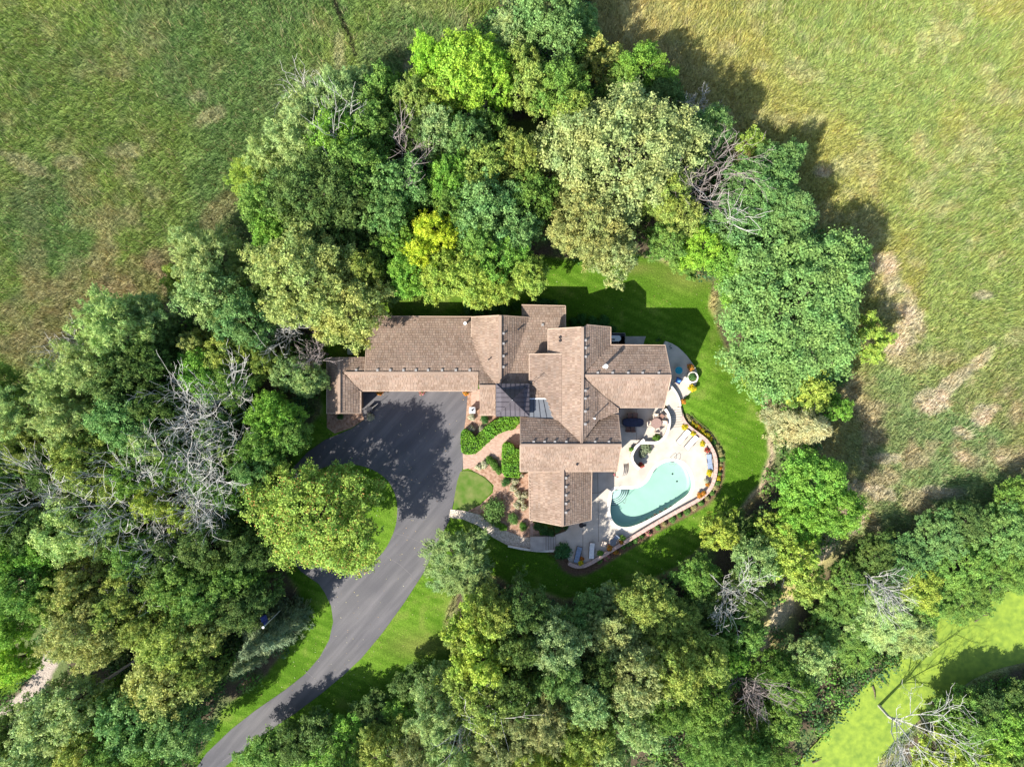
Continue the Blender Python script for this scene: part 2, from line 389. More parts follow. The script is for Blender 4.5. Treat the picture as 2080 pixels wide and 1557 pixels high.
POND = [(1560,1720),(1612,1557),(1680,1490),(1722,1425),(1790,1368),(1850,1310),(1885,1270),(1940,1240),(1985,1225),(2030,1205),(2120,1190),(2420,1130),(2420,1280),(2200,1330),(2080,1345),(1985,1372),(1915,1430),(1855,1475),(1790,1530),(1720,1720)]
FARPATH = [(-40,1470),(40,1410),(80,1350),(100,1310),(120,1318),(118,1350),(90,1400),(60,1440),(-40,1520)]
FARLAWN = [(-40,1300),(30,1340),(60,1370),(30,1405),(-40,1430)]
DECK = [(1383,866),(1391,862),(1403,873),(1417,883),(1432,895),(1443,910),(1450,927),(1452,946),(1450,966),(1445,983),(1436,997),(1423,1010),(1406,1020),(1376,1036),(1340,1055),(1300,1079),(1262,1102),(1231,1121),(1201,1140),(1185,1147),(1169,1148),(1158,1142),(1150,1130),(1142,1112),(1129,1108),(1128,1086),(1150,1078),(1150,955),(1250,950),(1250,895),(1298,903),(1336,900),(1350,888),(1357,873),(1360,866)]
PATIO = [(1345,690),(1372,700),(1392,718),(1406,736),(1416,752),(1418,770),(1412,785),(1402,798),(1387,810),(1381,827),(1350,830),(1340,760)]
TERR = [(1240,822),(1350,826),(1357,838),(1361,854),(1358,871),(1350,887),(1337,899),(1310,897),(1297,901),(1288,911),(1282,923),(1283,936),(1270,943),(1256,938),(1240,930)]
Z_DECK, Z_TERR, Z_PATIO = .25, 1.30, 1.30

GX0, GX1, GY0, GY1, GS = -66, 72, -52, 52, .32
nx = int((GX1-GX0)/GS)+1; ny = int((GY1-GY0)/GS)+1
gx, gy = np.meshgrid(np.linspace(GX0, GX1, nx), np.linspace(GY0, GY1, ny), indexing='ij')
def fields(X, Y):
    """ground colour and height from world position"""
    K = F/H; px = CX+X*K; py = CY-Y*K
    wob = (N1.f(X*.25, Y*.25, 3)-.5)*26
    wob2 = (N2.f(X*.7+40, Y*.7, 3)-.5)*14
    n_a = N1.f(X*.06+3, Y*.06, 4); n_b = N2.f(X*.35, Y*.35, 4); n_c = N3.f(X*1.3, Y*1.3, 3)
    dW = np.maximum(sdist(px, py, WOODS), sdist(px, py, SEWOODS)) + wob
    dL = sdist(px, py, LAWN) + wob2*.6
    S = px.shape
    def c3(r, g, b): return np.stack([np.full(S, r), np.full(S, g), np.full(S, b)], -1)
    def mix(a, b, t): return a*(1-t[..., None])+b*t[..., None]
    # --- marsh
    nw = sstep(1150-px-.25*(py-300), -60, 120)
    col_nw = mix(c3(.16,.225,.055), c3(.24,.245,.10), sstep(n_b*.7+n_a*.5, .52, .80))  # greener, and darker for its angle to sun and view, put into colour
    col_nw = mix(col_nw, c3(.22,.31,.06), sstep(n_a, .5, .72)*.75)
    col_nw = mix(col_nw, c3(.10,.18,.06), sstep(N3.f(X*.09, Y*.05+9, 3), .5, .68)*.6)
    near = np.exp(-((px-330)/250.)**2-((py-600)/130.)**2)
    col_nw = mix(col_nw, c3(.30,.235,.13), np.clip(near*1.3, 0, 1)*sstep(n_b, .35, .6)*.8)
    col_ne = mix(c3(.40,.335,.135), c3(.315,.315,.088), sstep(px+.5*(400-py), 1350, 1750))
    col_ne = mix(col_ne, c3(.235,.31,.09), sstep(N3.f(X*.05+5, Y*.05, 3)+sstep(px, 1700, 2100)*.18, .52, .68)*.75)
    col_ne = mix(col_ne, c3(.42,.39,.19), sstep(n_b+.1*n_a, .6, .75)*.55)
    lowr = sstep(py, 600, 850)*sstep(px, 1650, 1750)
    col_er = mix(c3(.25,.27,.10), c3(.18,.26,.10), sstep(n_a, .4, .6))
    col_er = mix(col_er, c3(.38,.30,.19), sstep(n_b, .5, .68)*.8)
    col_ne = mix(col_ne, col_er, lowr*.85)
    col = mix(col_ne, col_nw, nw)
    def blob(cx, cy, rx, ry, rot, c, amt, k=1.0):
        nonlocal col
        a = math.radians(rot); u = (px-cx)*math.cos(a)+(py-cy)*math.sin(a); v = -(px-cx)*math.sin(a)+(py-cy)*math.cos(a)
        d = (u/rx)**2+(v/ry)**2+(n_b-.5)*3.2*k+(n_c-.5)*1.2
        col = mix(col, c3(*c), amt*(1-sstep(d, .5, 1.3)))
    tan = (.60,.48,.36)
    for b in ((1940,775,85,14,-42),(1890,815,34,24,0),(1990,845,20,24,0),(1815,600,32,60,-10),(1840,670,34,40,0),(1825,715,32,26,0),(1790,540,26,30,0),(1955,880,22,10,20),(1960,930,36,12,20),(2005,840,26,12,-40),(1800,930,36,10,0),(1780,995,50,18,20),(1720,1060,50,22,-30),(1665,1125,55,16,-45),(1580,1260,40,22,-50),(1545,1310,42,14,-50),(1900,1000,60,12,0),(1720,1010,30,30,0),(1670,350,22,12,0),(1330,510,26,12,10),(1345,550,28,8,35),(2030,930,20,8,0),(1995,600,18,8,0)):
        blob(*b, tan, .6)
    for b in ((300,560,130,40,-25),(130,640,110,40,-35),(450,430,60,26,-40),(60,700,80,26,0)): blob(*b, (.26,.20,.11), .5)
    for b in ((60,340,60,18,25),(145,330,34,18,0),(255,310,34,16,0),(400,195,30,16,0),(420,240,40,16,-30),(690,105,14,40,0),(840,130,22,18,0)): blob(*b, (.42,.35,.22), .45)
    ditch = sdist(px, py, [(672,-20),(690,30),(712,75),(722,112)], False)+(n_b-.5)*4
    col = mix(col, c3(.025,.02,.015), 1-sstep(ditch, 1.5, 5))
    blobs = col
    # --- woodland floor
    floor = mix(c3(.09,.07,.045), c3(.10,.13,.045), sstep(n_b, .45, .62))
    tW = sstep(dW, -8, 14)
    strip_tan = np.exp(-(sdist(px, py, [(1760,1060),(1690,1110),(1640,1150),(1590,1230),(1540,1310)], False)/26.)**2)
    tW2 = tW*(1-strip_tan)
    col = mix(col, floor, tW2)
    # --- mown lawn
    tL = sstep(dL, -5, 5)
    ang = math.radians(-66); st = np.sin((px*math.cos(ang)+py*math.sin(ang))*.32+n_b*1.0)
    lawn = mix(c3(.054,.122,.007), c3(.102,.188,.017), sstep(n_b*.45+n_a*.3+n_c*.25+st*.10, .40, .68))
    lawn = mix(lawn, c3(.14,.175,.035), sstep(n_b*.5+n_c*.5, .56, .74)*.55)
    for cx, cy, rx, ry in ((1400,560,60,30),(860,1310,70,26),(1290,545,40,12),(880,590,60,20)):
        lawn = mix(lawn, c3(.15,.15,.04), np.exp(-((px-cx)/rx)**2-((py-cy)/ry)**2)*.6)
    col = mix(col, lawn, tL)
    rim = np.exp(-((dL)/5.)**2)*sstep(px, 1480, 1540)*sstep(1110-py, 0, 40)*sstep(py, 760, 800)
    col = mix(col, c3(.42,.31,.22), rim*.85)
    # clearing north, far lawn, far gravel path
    cl = sstep(sdist(px, py, [(1040,250),(1080,240),(1130,260),(1140,320),(1110,350),(1070,320)])+wob2, -4, 4)
    col = mix(col, c3(.10,.13,.03), cl)
    fl = sstep(sdist(px, py, FARLAWN)+wob2*.5, -3, 3); col = mix(col, c3(.07,.13,.01), fl)
    fp = sstep(sdist(px, py, FARPATH)+wob2*.6, -3, 3); col = mix(col, c3(.36,.30,.25), fp)
    bed = sdist(px, py, DECK)
    bedt = (1-sstep(-bed, 18, 24))*sstep(px+py*.4, 1500, 1600)*sstep(py, 835, 850)
    col = mix(col, c3(.13,.08,.05), bedt)
    marsh = (1-tW)*(1-tL)*(1-cl)
    pc = U(1392, 762, 0)
    dist = np.hypot(X-pc.x, Y-pc.y)
    h = 1.08*(1-sstep(dist, 2.3, 8.5))
    h = h*(1-sstep(py, 812, 850)*.75) * (1-sstep(1345-px, 0, 60))
    dP = sdist(px, py, POND)
    h = h - .5*sstep(dP, -14, 4)
    h = h + marsh*(n_b-.5)*.25*(1-sstep(dP, -20, 0))
    return col, h, marsh*(1-sstep(dP, -8, 0)), tW2*(1-tL)*(1-fp)*(1-fl)*(1-cl)*(1-sstep(dP, -10, 4)), px, py
gcol, gh, gmarsh, gwood, gpx, gpy = fields(gx, gy)
verts = np.stack([gx, gy, gh], -1).reshape(-1, 3)
idx = np.arange(nx*ny).reshape(nx, ny)
faces = np.stack([idx[:-1, :-1], idx[1:, :-1], idx[1:, 1:], idx[:-1, 1:]], -1).reshape(-1, 4)
fcx = (gpx[:-1, :-1]+gpx[1:, 1:]).reshape(-1)/2; fcy = (gpy[:-1, :-1]+gpy[1:, 1:]).reshape(-1)/2
keep = ~(sdist(fcx, fcy, DECK) > 14)
g = link('ground', np_mesh('ground', verts, faces[keep], M['ground'], gcol.reshape(-1, 3)))
g['kind'] = 'structure'
far = MB()
o, i_ = 3000, (GX0+.5, GY0+.5, GX1-.5, GY1-.5)
far.add([(-o,-o,-.3),(o,-o,-.3),(o,o,-.3),(-o,o,-.3),(i_[0],i_[1],-.3),(i_[2],i_[1],-.3),(i_[2],i_[3],-.3),(i_[0],i_[3],-.3)], [(0,1,5,4),(1,2,6,5),(2,3,7,6),(3,0,4,7)])
fo = far.build('far_ground', mat('far_marsh', (.13,.17,.05), .95, scale=.05, col2=(.20,.19,.08)), None); fo['kind'] = 'structure'

# tall marsh grass: real blades, one object nobody could count
def blades(name, n, dens, hmin, hmax, w, seed, lean=.28):
    r = np.random.default_rng(seed)
    X = r.uniform(GX0+2, GX1-2, n); Y = r.uniform(GY0+2, GY1-2, n)
    col, h, ma, wo, px, py = fields(X, Y)
    k = (r.random(n) < ma*dens(px, py)) & (np.abs(px-CX) < 1130) & (np.abs(py-CY) < 860)
    X, Y, col, h, px, py = X[k], Y[k], col[k], h[k], px[k], py[k]; n = len(X)
    L = r.uniform(hmin, hmax, n); a = r.uniform(0, 2*np.pi, n)
    wind = N4.f(X*.12, Y*.12, 2)*6.3
    lx = np.cos(wind)*lean*.6+r.normal(0, lean, n); ly = np.sin(wind)*lean*.6+r.normal(0, lean, n)
    dx, dy = np.cos(a)*w/2, np.sin(a)*w/2
    b1 = np.stack([X-dx, Y-dy, h-.05], -1); b2 = np.stack([X+dx, Y+dy, h-.05], -1); t = np.stack([X+lx*L, Y+ly*L, h+L], -1)
    v = np.stack([b1, b2, t], 1).reshape(-1, 3)
    c = np.repeat(col*(r.uniform(.75, 1.45, n)[:, None]), 3, 0)
    straw = np.repeat(r.random(n) < .12, 3); c[straw] = np.array([.42,.36,.2])
    ob = link(name, np_mesh(name, v, np.arange(3*n).reshape(-1, 3), M['blade'], c)); ob['kind'] = 'stuff'
    return ob
b_ = blades('marsh_grass', 620000, lambda px, py: np.full(px.shape, .95), .45, 1.15, .085, 5)
tag(b_, 'tall tan and green marsh grass filling the fields round the woods', 'grass')

# pond
pw = pxw(smooth(POND, 2), 0)
po = sheet('pond', pw, -.22, M['pond'], kind='structure')
# ------------------------------------------------------------------ drive, paths, beds, decks
DRIVE = [(735,778),(960,778),(950,800),(946,850),(941,880),(940,950),(931,975),(919,1030),(912,1058),(885,1108),(862,1160),(822,1222),(778,1283),(735,1335),(700,1368),(652,1408),(600,1447),(540,1488),(498,1522),(450,1562),(380,1640),(330,1600),(398,1560),(420,1528),(470,1480),(520,1441),(578,1401),(620,1368),(650,1333),(669,1298),(677,1262),(673,1230),(660,1203),(648,1185),(612,1160),(580,1120),(566,1060),(570,1000),(590,955),(625,918),(660,893),(715,870),(740,852),(735,835)]
ISLAND = [(690,1160),(722,1157),(755,1144),(782,1118),(801,1080),(808,1046),(806,1008),(788,972),(752,949),(705,940),(660,946),(622,968),(602,1010),(600,1060),(615,1110),(645,1148)]
sheet('driveway', pxw(DRIVE, 0), .06, M['asphalt'], hole=pxw(smooth(ISLAND, 2), 0), depth=.1, kind='structure')
def lines(name, segs, w, z, m, parent=None):
    mb = MB()
    for s in segs: strip(mb, pxw(s, z), w, z-.02, z+.004)
    o = mb.build(name, m, parent); return o
cr = lines('driveway_seam', [[(805,1083),(830,1090),(862,1104)],[(783,1128),(812,1146),(845,1176)],[(620,1362),(640,1378),(655,1396)],[(452,1545),(490,1520),(512,1495)],[(855,1100),(876,1108)]], .05, .064, M['crack'])
cr['kind'] = 'structure'

MULCH = [(944,790),(975,790),(975,842),(1060,845),(1060,905),(1060,960),(1076,960),(1076,1060),(1090,1060),(1098,1092),(1060,1092),(1030,1078),(1005,1062),(985,1048),(950,1037),(975,1025),(1001,1000),(1003,985),(985,968),(960,955),(945,948),(944,880),(938,860),(946,830)]
sheet('mulch_bed', pxw(MULCH, 0), .045, M['mulch'], kind='structure')
sheet('mulch_bed', pxw([(664,835),(745,828),(742,850),(715,868),(680,880),(664,868)], 0), .045, M['mulch'], kind='structure')
sheet('brick_path', pxw([(940,921),(966,919),(990,898),(1012,881),(1040,871),(1062,868),(1062,902),(1035,904),(1024,914),(1010,928),(985,938),(962,948),(941,953)], 0), .07, M['brick'], depth=.05, kind='structure')
sheet('brick_path', pxw([(957,790),(976,790),(976,830),(957,830)], 0), .07, M['brick'], depth=.05, kind='structure')
sheet('brick_path', pxw([(1076,1052),(1082,1052),(1083,1090),(1077,1090)], 0), .07, M['brick'], depth=.05, kind='structure')
TRIL = [(932,958),(945,955),(962,957),(985,970),(1001,986),(1000,998),(975,1022),(951,1037),(935,1033),(919,1032)]
mb = MB(); me_t = sheet('lawn_triangle', pxw(smooth(TRIL, 1), 0), .075, mat('small_lawn', (.055,.125,.008), .95, scale=1.1, bump=.6, bscale=12, col2=(.14,.165,.045)), depth=.05, kind='structure')
sheet('gravel_path', pxw([(915,1034),(940,1036),(975,1045),(1000,1062),(1030,1078),(1060,1090),(1096,1092),(1096,1118),(1055,1112),(1030,1106),(1000,1090),(970,1066),(940,1054),(912,1050)], 0), .07,
      mat('pale_gravel', (.30,.24,.18), .95, scale=6, bump=.7, bscale=30, col2=(.70,.60,.48)), depth=.05, kind='structure')
sheet('concrete_walk', pxw([(1235,683),(1350,683),(1350,705),(1235,705)], 0), .10, M['walk'], depth=.1, kind='structure')

dk = sheet('pool_deck', pxw(DECK, Z_DECK), Z_DECK, M['deck'], hole=None, depth=.6, kind='structure')
# pool outline
POOL = [(1357,935.6),(1371,936),(1384,940),(1394,948),(1402,963),(1406,981),(1404,994),(1396,1006),(1380,1017),(1363,1030),(1333,1047),(1302,1063),(1282,1070),(1266,1071.5),(1252,1067),(1243,1057),(1238.5,1042),(1238.5,1028),(1241,1016),(1242,1004),(1245,996),(1254,992),(1276,992.5),(1292,991),(1306,985),(1317,975),(1324,960),(1331,950),(1343,941)]
poolw = pxw(smooth(POOL, 2), Z_DECK)
bpy.data.objects.remove(dk)
dk = sheet('pool_deck', pxw(DECK, Z_DECK), Z_DECK, M['deck'], hole=poolw, depth=.6, kind='structure')
lines('deck_joint', [[(1184,1075),(1184,1145)],[(1214,960),(1216,1100)],[(1202,1001),(1217,1000),(1232,992)],[(1262,905),(1262,960)],[(1150,1130),(1128,1110)]], .05, Z_DECK+.004, M['joint'])['kind'] = 'structure'
sheet('upper_patio', pxw(smooth(PATIO, 1), Z_PATIO), Z_PATIO, M['deck'], depth=1.2, kind='structure')
sheet('table_terrace', pxw(smooth(TERR, 1), Z_TERR), Z_TERR, M['deck'], depth=1.2, kind='structure')
lines('terrace_joint', [[(1293,830),(1293,895)],[(1250,866),(1345,866)]], .04, Z_TERR+.004, M['joint'])['kind'] = 'structure'

pool = empty('swimming_pool', U(1320, 1010, Z_DECK), 'kidney shaped swimming pool of pale turquoise water in the cream deck', 'swimming pool')
def childat(o, par):
    o.parent = par; o.matrix_parent_inverse = par.matrix_basis.inverted(); return o
ZB = Z_DECK-1.30
basin = MB(); n = len(poolw)
ar = sum(poolw[i][0]*poolw[(i+1) % n][1]-poolw[(i+1) % n][0]*poolw[i][1] for i in range(n))
pp = poolw if ar > 0 else poolw[::-1]
cen = (sum(p[0] for p in pp)/n, sum(p[1] for p in pp)/n)
inner = []
for p in pp:
    d = Vector((p[0]-cen[0], p[1]-cen[1])); q = d*(1-.28/max(d.length, .5)); inner.append((cen[0]+q.x, cen[1]+q.y))
basin.add([(p[0], p[1], Z_DECK+.002) for p in pp]+[(p[0], p[1], ZB+.18) for p in pp]+[(p[0], p[1], ZB) for p in inner],
          [(i, n+i, n+(i+1) % n, (i+1) % n) for i in range(n)]+[(n+i, 2*n+i, 2*n+(i+1) % n, n+(i+1) % n) for i in range(n)]+[tuple(range(2*n, 3*n))])
childat(basin.build('basin', M['plaster']), pool)
childat(sheet('water', poolw, Z_DECK-.14, M['water']), pool)
cp = MB(); nn = len(pp)
outs = []
for i in range(nn):
    a, b = Vector(pp[i-1]), Vector(pp[(i+1) % nn]); d = (b-a).normalized(); outs.append((pp[i][0]+d.y*.34, pp[i][1]-d.x*.34))
ins = []
for i in range(nn):
    a, b = Vector(pp[i-1]), Vector(pp[(i+1) % nn]); d = (b-a).normalized(); ins.append((pp[i][0]-d.y*.05, pp[i][1]+d.x*.05))
cp.add([(p[0], p[1], Z_DECK+.03) for p in ins]+[(p[0], p[1], Z_DECK+.03) for p in outs]+[(p[0], p[1], Z_DECK-.10) for p in ins]+[(p[0], p[1], Z_DECK) for p in outs],
       [(i, nn+i, nn+(i+1) % nn, (i+1) % nn) for i in range(nn)]+[(i, (i+1) % nn, 2*nn+(i+1) % nn, 2*nn+i) for i in range(nn)]+[(nn+i, 3*nn+i, 3*nn+(i+1) % nn, nn+(i+1) % nn) for i in range(nn)])
childat(cp.build('coping', M['coping']), pool)
# curved entry steps in the north-west corner of the pool
for k, (rr, zz) in enumerate(((34,.98),(29,.80),(24,.60),(19,.40))):
    pts = []
    for t in range(0, 15):
        a = math.radians(-100+t*8.2); pts.append((1244+rr*math.cos(a), 996-rr*math.sin(a)*.95))
    pts = [p for p in pts if inpoly(np.array([p[0]]), np.array([p[1]]), POOL)[0]]
    if len(pts) > 2:
        sp = MB().prism(pxw([(1245,997)]+pts, Z_DECK), ZB, Z_DECK-.2-(3-k)*0-(.25*(3-k)))
        childat(sp.build('step', M['step_plaster']), pool)
        ed = MB(); strip(ed, pxw(pts, Z_DECK), .06, ZB+.3, Z_DECK-.2-(.25*(3-k))+.006); childat(ed.build('step_edge', M['edging']), pool)
def rail(px0, py0, dx, dy):
    a = U(px0, py0, Z_DECK); d = Vector((dx, dy, 0)); s = MB()
    s.tube([a, a+Vector((0,0,.75)), a+d*.3+Vector((0,0,.9)), a+d*.8+Vector((0,0,.8)), a+d+Vector((0,0,-.2)), a+d+Vector((0,0,-.9))], .028, 6)
    return childat(s.build('ladder_rail', M['chrome']), pool)
rail(1361, 929, .1, -.85); rail(1369, 929, .1, -.85)
lt = MB(); 
for k in range(3): lt.box(U(1366, 938, Z_DECK-.3-.25*k), (.5,.1,.03))
childat(lt.build('ladder_tread', M['chrome']), pool)
for a_, b_2 in (((1243,1001),(1251,994)),((1256,1012),(1267,1020)),((1267,1020),(1270,1011))):
    s = MB(); p, q = U(*a_, Z_DECK), U(*b_2, Z_DECK)
    s.tube([p+Vector((0,0,-.3)), p+Vector((0,0,.7)), q+Vector((0,0,.7)), q+Vector((0,0,-.3))], .026, 6); childat(s.build('hand_rail', M['chrome']), pool)
for q in ((1366,962),(1375,977)):
    childat(MB().cyl(U(*q, ZB)+Vector((0,0,.004)), .11, .02, 12).build('drain', M['dark']), pool)

# walls round the deck
def wallthing(label, pts, z, z0, z1, w, capm='capstone', capw=.06):
    t = empty('garden_wall', (*pxw([pts[0]], z)[0], z0), label, 'wall')
    P = pxw(smooth(pts, 2, False), z)
    m1 = MB(); strip(m1, P, w, z0, z1-.06); childat(m1.build('wall_body', M['wallstone']), t)
    # cap: separate stones laid end to end
    Q = [Vector(p) for p in P]; acc = []; 
    L = [0]; 
    for i in range(1, len(Q)): L.append(L[-1]+(Q[i]-Q[i-1]).length)
    def at(s):
        for i in range(1, len(Q)):
            if s <= L[i]+1e-6:
                k = (s-L[i-1])/max(L[i]-L[i-1], 1e-6); return Q[i-1].lerp(Q[i], k)
        return Q[-1]
    s = 0; step = .62
    while s < L[-1]-.15:
        e = min(s+step-.02, L[-1]); a, b = at(s), at(e); mm = MB()
        strip(mm, [a, (a+b)/2, b], w+capw+R.uniform(-.01,.01), z1-.06, z1+R.uniform(0,.012)); childat(mm.build('cap_stone', M[capm]), t); s += step
    return t
OUT = [(1382,828),(1384,846),(1392,860),(1404,871),(1418,881),(1434,893),(1445,908),(1453,926),(1455,946),(1453,966),(1448,983),(1439,998),(1425,1011),(1408,1021),(1376,1038),(1342,1057),(1302,1081),(1264,1104),(1233,1123),(1203,1142),(1186,1150),(1169,1151),(1155,1144)]
wallthing('long curved low stone wall with pinkish cap round the outer edge of the pool deck', OUT, .7, 0, .72, .36)
wallthing('curved cream capped wall bounding the table terrace beside the patio stairs', [(1350,830),(1357,840),(1360,854),(1357,872),(1349,888),(1337,899.5),(1310,898),(1297,899.5)], 1.6, .2, 1.85, .26, 'coping')
wallthing('short curved wall sweeping down beside the ornamental grass planter', [(1308,892),(1297,900),(1288,911),(1282,923),(1283,936),(1291,946),(1299,953)], 1.6, .2, 1.85, .26, 'coping')
wallthing('thin curved rail wall on the upper patio edge above the stairs', [(1357,778),(1367,788),(1375,800),(1380,812),(1382,826)], 1.7, .9, 1.80, .16, 'coping')
wallthing('small curved brick edging wall beside the pot under the house eave', [(1256,946),(1262,952),(1264,960),(1262,968)], .8, .2, .8, .2)
wallthing('straight low wall along the lower landing by the side stairs', [(1032,1108),(1060,1114),(1096,1119),(1128,1118)], .5, 0, .55, .2, 'coping')

def stairs(label, quads, z_hi, z_lo, m='deck'):
    c = quads[0][0]; t = empty('stairs', U(*c, 0), label, 'stairs'); n = len(quads)
    for k, q in enumerate(quads):
        z = z_hi+(z_lo-z_hi)*(k+1)/(n+1)
        childat(MB().prism(pxw(q, z), 0, z).build('step', M[m]), t)
        e = MB(); strip(e, pxw([q[3], q[2]], z), .05, z-.03, z+.006); childat(e.build('nosing', M['joint']), t)
    return t
q = []
for k in range(8):
    y = 829+k*4.8; x0 = 1351+k*1.3 if k < 6 else 1360; x1 = 1383+k*.9
    q.append([(x0, y), (x1, y-2.5), (x1+.9, y+2.3), (x0+1.3, y+4.8)])
stairs('wide curving stairs of eight steps from upper patio down to the pool deck', q, Z_PATIO, Z_DECK)
q = []
for k in range(5):
    x = 1104+k*5; q.append([(x,1089),(x,1117),(x+5,1117),(x+5,1089)])
stairs('short grey side stairs between gravel path landing and shaded deck', q, .75, Z_DECK, 'walk')
sheet('stair_landing', pxw([(1077,1089),(1104,1089),(1104,1118),(1077,1118)], .6), .75, M['walk'], depth=.75, kind='structure')
q = []
for k in range(3):
    pts = [(1258+k*4+8*math.cos(a), 950+20*math.sin(a)) for a in (-1.2,-.6,0,.6,1.1)]
    q.append(pts)
t = empty('stairs', U(1262, 950, 0), 'three small curved steps beside the house corner above the pool', 'stairs')
for k, pts in enumerate(q): childat(MB().prism(pxw(pts+[(1250,965),(1250,932)], .5), .1, 1.05-.24*k).build('step', M['deck']), t)

# ------------------------------------------------------------------ house
house = empty('house', (0, 0, 0), 'large rambling house with brown shake roofs of many gables beside the pool', 'house')
class Plane:
    def __init__(s, px, py, z, gx, gy):
        p = U(px, py, z); s.x, s.y, s.z, s.gx, s.gy = p.x, p.y, z, gx, gy
    def p(s, px, py):
        a = (px-CX)/F; b = (CY-py)/F
        z = (s.z+s.gx*(a*H-s.x)+s.gy*(b*H-s.y))/(1+s.gx*a+s.gy*b)
        return Vector((a*(H-z), b*(H-z), z))
    def zat(s, x, y): return s.z+s.gx*(x-s.x)+s.gy*(y-s.y)
def shingles(P3, pl, seed, exposure=.30):
    """staggered shake courses filling the polygon, as (verts, faces)"""
    r = random.Random(seed)
    up = Vector((pl.gx, pl.gy, pl.gx**2+pl.gy**2)).normalized(); nrm = Vector((-pl.gx, -pl.gy, 1)).normalized(); u = up.cross(nrm)
    o = P3[0]; Q = [((p-o).dot(u), (p-o).dot(up)) for p in P3]
    vmin = min(q[1] for q in Q); vmax = max(q[1] for q in Q)
    def cuts(v):
        xs = []
        for i in range(len(Q)):
            (x0, y0), (x1, y1) = Q[i], Q[(i+1) % len(Q)]
            if (y0 > v) != (y1 > v): xs.append(x0+(v-y0)*(x1-x0)/(y1-y0))
        return sorted(xs)
    mb = MB(); v = vmin; 
    while v < vmax-.02:
        v2 = min(v+exposure, vmax); lo = cuts(v+.006); hi = cuts(v2-.006); mid = cuts((v+v2)/2)
        if len(lo) != len(mid): lo = mid
        if len(hi) != len(mid): hi = mid
        for j in range(0, len(mid)-1, 2):
            a0, b0, a1, b1 = lo[j], lo[j+1], hi[j], hi[j+1]
            W = max(b0, b1)-min(a0, a1); s = 0; x = min(a0, a1)
            ts = [x]
            while x < max(b0, b1):
                x += r.uniform(.20, .46); ts.append(min(x, max(b0, b1)))
            for i in range(len(ts)-1):
                g = .012; xl0, xr0 = max(ts[i]+g, a0), min(ts[i+1]-g, b0); xl1, xr1 = max(ts[i]+g, a1), min(ts[i+1]-g, b1)
                if xr0-xl0 < .01 and xr1-xl1 < .01: continue
                xr0 = max(xr0, xl0+.001); xr1 = max(xr1, xl1+.001)
                h = r.uniform(.032, .056); dv = r.uniform(-.012, .012)
                def w(uu, vv, hh): return o+u*uu+up*vv+nrm*hh
                k = len(mb.v)
                mb.v += [tuple(w(xl0, v+dv, 0)), tuple(w(xr0, v+dv, 0)), tuple(w(xl0, v+dv, h)), tuple(w(xr0, v+dv, h)), tuple(w(xr1, v2, .014)), tuple(w(xl1, v2, .014))]
                mb.f += [(k+2, k+3, k+4, k+5), (k, k+1, k+3, k+2), (k+1, k+4, k+3), (k, k+2, k+5)]
        v += exposure
    return mb
ROOFS = {}
def roof(key, pl, poly, sh=True, m='roofbase', name='roof_slope', fasc=True):
    P3 = [pl.p(*q) for q in poly]
    n = len(P3); ar = sum(P3[i].x*P3[(i+1) % n].y-P3[(i+1) % n].x*P3[i].y for i in range(n))
    if ar < 0: P3 = P3[::-1]
    mb = MB(); t = .2
    mb.add([p for p in P3]+[p-Vector((0,0,t)) for p in P3], [tuple(range(n)), tuple(range(2*n-1, n-1, -1))]+[(i, n+i, n+(i+1) % n, (i+1) % n) for i in range(n)])
    o = mb.build(name, M[m], house)
    if sh:
        s = shingles(P3, pl, hash(key) % 1000 if False else sum(map(ord, key))).build('shingles', M['shingle'], o); s['kind'] = 'stuff'
    ROOFS[key] = (pl, P3, o); return o
def edge(name, p, q, w, h, m, dz=0, parent=None):
    s = MB(); p = Vector(p)+Vector((0,0,dz)); q = Vector(q)+Vector((0,0,dz)); d = (q-p).normalized()
    side = Vector((-d.y, d.x, 0)).normalized()*w/2; up = Vector((0,0,h))
    s.add([p-side, p+side, p+side+up, p-side+up, q-side, q+side, q+side+up, q-side+up], [(0,1,2,3),(7,6,5,4),(0,4,5,1),(1,5,6,2),(2,6,7,3),(3,7,4,0)])
    return s.build(name, m, parent or house)
def fascia(key, idxs, w=.07):
    pl, P3, o = ROOFS[key]
def fpx(pl, a, b, w=.09): return edge('fascia', pl.p(*a), pl.p(*b), w, .30, M['fascia'], -.24)
def ridge(pl, a, b): return edge('ridge_cap', pl.p(*a), pl.p(*b), .30, .075, M['shingle'], .02)

pA_n = Plane(850,757.5,4.4, 0,-.30); pA_s = Plane(850,757.5,4.4, 0,.60)
pB_e = Plane(689,757,4.4, -.5,0); pB_w = Plane(689,757,4.4, .5,0); pB_n = Plane(850,757.5,4.4, 0,-.55)
pD_n = Plane(990,784,5.15, 0,-.5); pD_s = Plane(990,784,5.15, 0,.5)
pC_w = Plane(1016,700,5.6, .6,0); pC_e = Plane(1016,700,5.6, -.6,0)
pE = Plane(1100,619,3.3, 0,-.22)
pF_w = Plane(1183,760,8.0, .6,0); pF_e = Plane(1183,760,8.0, -.6,0)
pI = Plane(1140,760,6.75, .2,0)
t17 = pF_e.p(1217,820); pF2 = Plane(1217,820,t17.z, -.25,0)
pN_n = Plane(1270,763,7.8, 0,-.5); pN_s = Plane(1270,763,7.8, 0,.5)
pJ_n = Plane(1150,904,7.8, 0,-.7); pJ_s = Plane(1150,904,7.8, 0,.7)
pM_w = Plane(1143,1000,5.8, .55,0); pM_e = Plane(1143,1000,5.8, -.55,0)
roof('A_n', pA_n, [(741,757.5),(748,642),(990,643),(1004,757.5)])
roof('A_s', pA_s, [(700,757.5),(972,757.5),(971,794),(733,794)])
roof('B_e', pB_e, [(689,725),(728,725),(697,757.5),(733,794),(733,839),(689,839)])
roof('B_n', pB_n, [(697,757.5),(741,757.5),(741,725),(727,725)])
